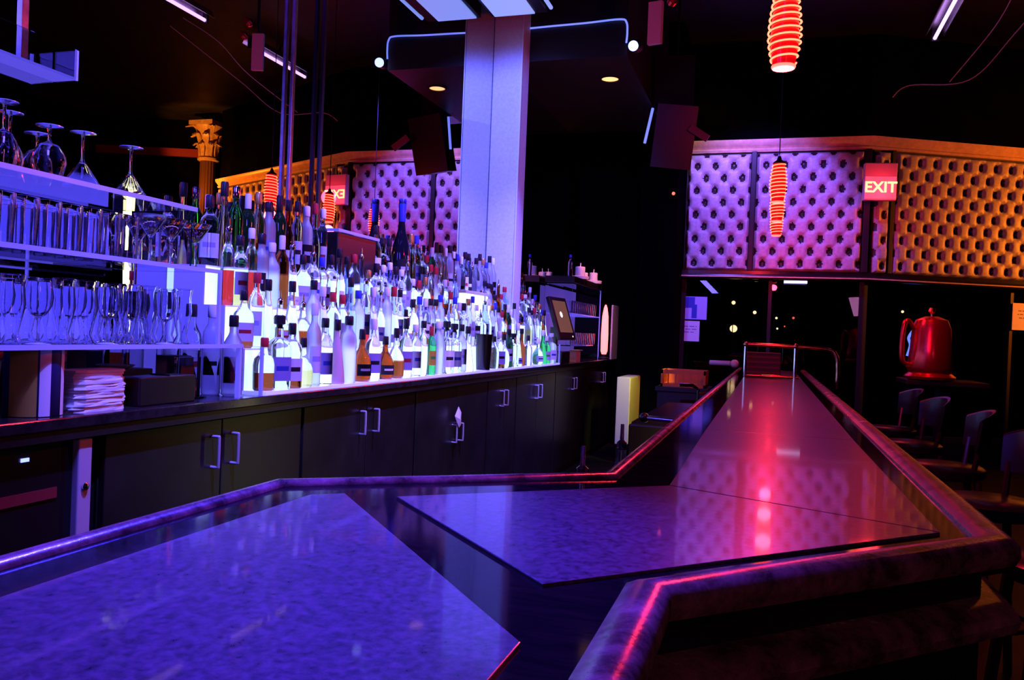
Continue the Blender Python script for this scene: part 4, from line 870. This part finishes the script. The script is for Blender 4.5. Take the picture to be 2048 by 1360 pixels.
# street lights outside
for i, (x, y, z, r, m, lab) in enumerate(((-.62, 14, 1.98, .05, 'warm_dot', 'warm street light beyond the glass, upper left of the cluster'), (-.28, 14, 1.83, .045, 'warm_dot', 'warm street light below the thin blue pole reflection'),
        (-.62, 14.4, 1.56, .10, 'warm_dot', 'largest warm glow beyond the glass above the service rail'), (.06, 14, 1.75, .03, 'warm_dot', 'small warm light beyond the glass, centre of the cluster'),
        (.32, 14, 1.76, .03, 'red_dot', 'red tail light beyond the glass right of the warm lights'), (.19, 14, 1.62, .018, 'red_dot', 'tiny red light beyond the glass under the warm ones'), (.08, 14, 1.58, .025, 'warm_dot', 'small warm light low in the cluster beyond the glass'),
        (2.05, 15, 1.95, .035, 'warm_dot', 'single warm light beyond the glass left of the red urn'), (2.25, 15.2, 2.42, .06, 'blue_dot', 'blue window reflection built as a light beyond the glass just under the ledge'), (3.75, 15, 2.28, .06, 'red_dot', 'red window reflection built as a light beyond the glass above the red urn'), (4.1, 15, 2.2, .035, 'red_dot', 'small red light right above the red urn'), (4.3, 15, 1.65, .03, 'blue_dot', 'tiny blue light right of the red urn'))):  # blue and red ones below the ledge stand in for window reflections
    t = thing('street_light', lab, 'light', (x, y, 0), 0, 'lights in the street outside')
    bm = bmesh.new(); bmesh.ops.create_uvsphere(bm, u_segments=12, v_segments=8, radius=r*.62)
    link('globe', finish(bm, 'globe', M[m], True), t, (0, 0, z)); link('post', tube('post', M['night'], [(0, .02, 0), (0, .02, z)], .008, 6), t)
t = thing('neon_sign', 'tall thin blue neon tube glowing beyond the glass', 'neon sign', (2.15, 15, 1.22)); link('tube', tube('tube', M['blue_dot'], smooth_path([(0, 0, 0), (.04, 0, .18), (.01, 0, .3), (.07, 0, .42)], 5), .022), t); link('post', tube('post', M['night'], [(.05, .04, -1.22), (.05, .04, .4)], .02, 6), t); link('tube', tube('tube', mat('cyan_tube', (.2, .8, 1), .4, emit=(.1, .6, 1.0), strength=2), [(.12, 0, -.04), (.14, 0, .25)], .018), t)
glow('indicator_light', 'small red indicator light on the dark pillar beside the tufted wall', (-1.13, 9.48, 3.0), .018, M['red_dot'], 'light')

# ------------------------------------------------------------------ customer side: stools, high table, red urn
def stool(x, y, rz, lab):
    t = thing('bar_stool', lab, 'bar stool', (x, y, 0), rz, 'dark bar stools along the customer side')
    link('seat', lathe('seat', M['vinyl'], [(.17, .70), (.19, .715), (.19, .75), (.17, .765), (.05, .77)], 26), t)
    for a, b in ((-1, -1), (1, -1), (-1, 1), (1, 1)): link('leg', tube('leg', M['stoolwood'], [(a*.19, b*.19, 0), (a*.13, b*.13, .70)], .018), t)
    bm = bmesh.new(); n = 12; pr = None
    for k in range(n+1):
        a = -.95+1.9*k/n; c, s = math.cos(a), math.sin(a); zt = 1.06-.05*abs(a)**2
        ring = [bm.verts.new((q*c, q*s, zz)) for q, zz in ((.20, .86), (.225, zt-.02), (.220, zt), (.205, zt-.01), (.18, .86))]
        if pr:
            for j in range(5): bm.faces.new((pr[j], pr[(j+1) % 5], ring[(j+1) % 5], ring[j]))
        else: bm.faces.new(ring)
        pr = ring
    bm.faces.new(list(reversed(pr))); bmesh.ops.recalc_face_normals(bm, faces=bm.faces)
    link('backrest', finish(bm, 'backrest', M['vinyl'], True), t)
    for s in (-.8, .8): link('back_post', tube('back_post', M['stoolwood'], [(.15*math.cos(s), .15*math.sin(s), .70), (.195*math.cos(s), .195*math.sin(s), .90)], .014), t)
    link('foot_ring', tube('foot_ring', M['chrome'], [(.165*math.cos(2*math.pi*k/20), .165*math.sin(2*math.pi*k/20), .28) for k in range(21)], .009), t)
for i, (x, y) in enumerate(((.86, 2.75), (.86, 3.75), (.88, 4.75), (.86, 5.75), (.86, 6.7))):
    stool(x, y, random.uniform(-.25, .25), 'dark bar stool on the customer side, %s one from the near corner of the bar' % ordinal(i+1))
t = thing('high_table', 'dark high table on the customer side under the red urn', 'table', (1.35, 7.6, 0))
link('tabletop', box('tabletop', M['vinyl'], -.3, .3, -.3, .3, 1.06, 1.10, .006), t); link('pedestal', tube('pedestal', M['black'], [(0, 0, .03), (0, 0, 1.06)], .04, 14), t); link('foot', lathe('foot', M['black'], [(.25, 0), (.25, .015), (.05, .04)], 24), t)
t = thing('metal_urn', 'shiny red lit metal urn on the dark high table at the right', 'urn', (1.24, 7.45, 1.10))
link('body', lathe('body', M['redmetal'], [(.15, 0), (.19, .01), (.195, .03), (.16, .06), (.175, .10), (.155, .25), (.145, .42), (.12, .49), (.05, .52)], 36), t)
link('handle', tube('handle', M['redmetal'], smooth_path([(-.15, -.06, .12), (-.22, -.08, .16), (-.22, -.08, .40), (-.19, -.07, .48), (-.14, -.05, .42)], 6), .020, 10), t)
link('lid_knob', lathe('lid_knob', M['brass'], [(.012, .52), (.012, .54), (.03, .56), (.02, .59)], 14), t)
lamp('urn_fill', 'SPOT', (.75, 6.3, 3.4), 150, RED, .05, aim=(1.24, 7.45, 1.4), spot=24)  # added unseen red spot that lights the urn from above
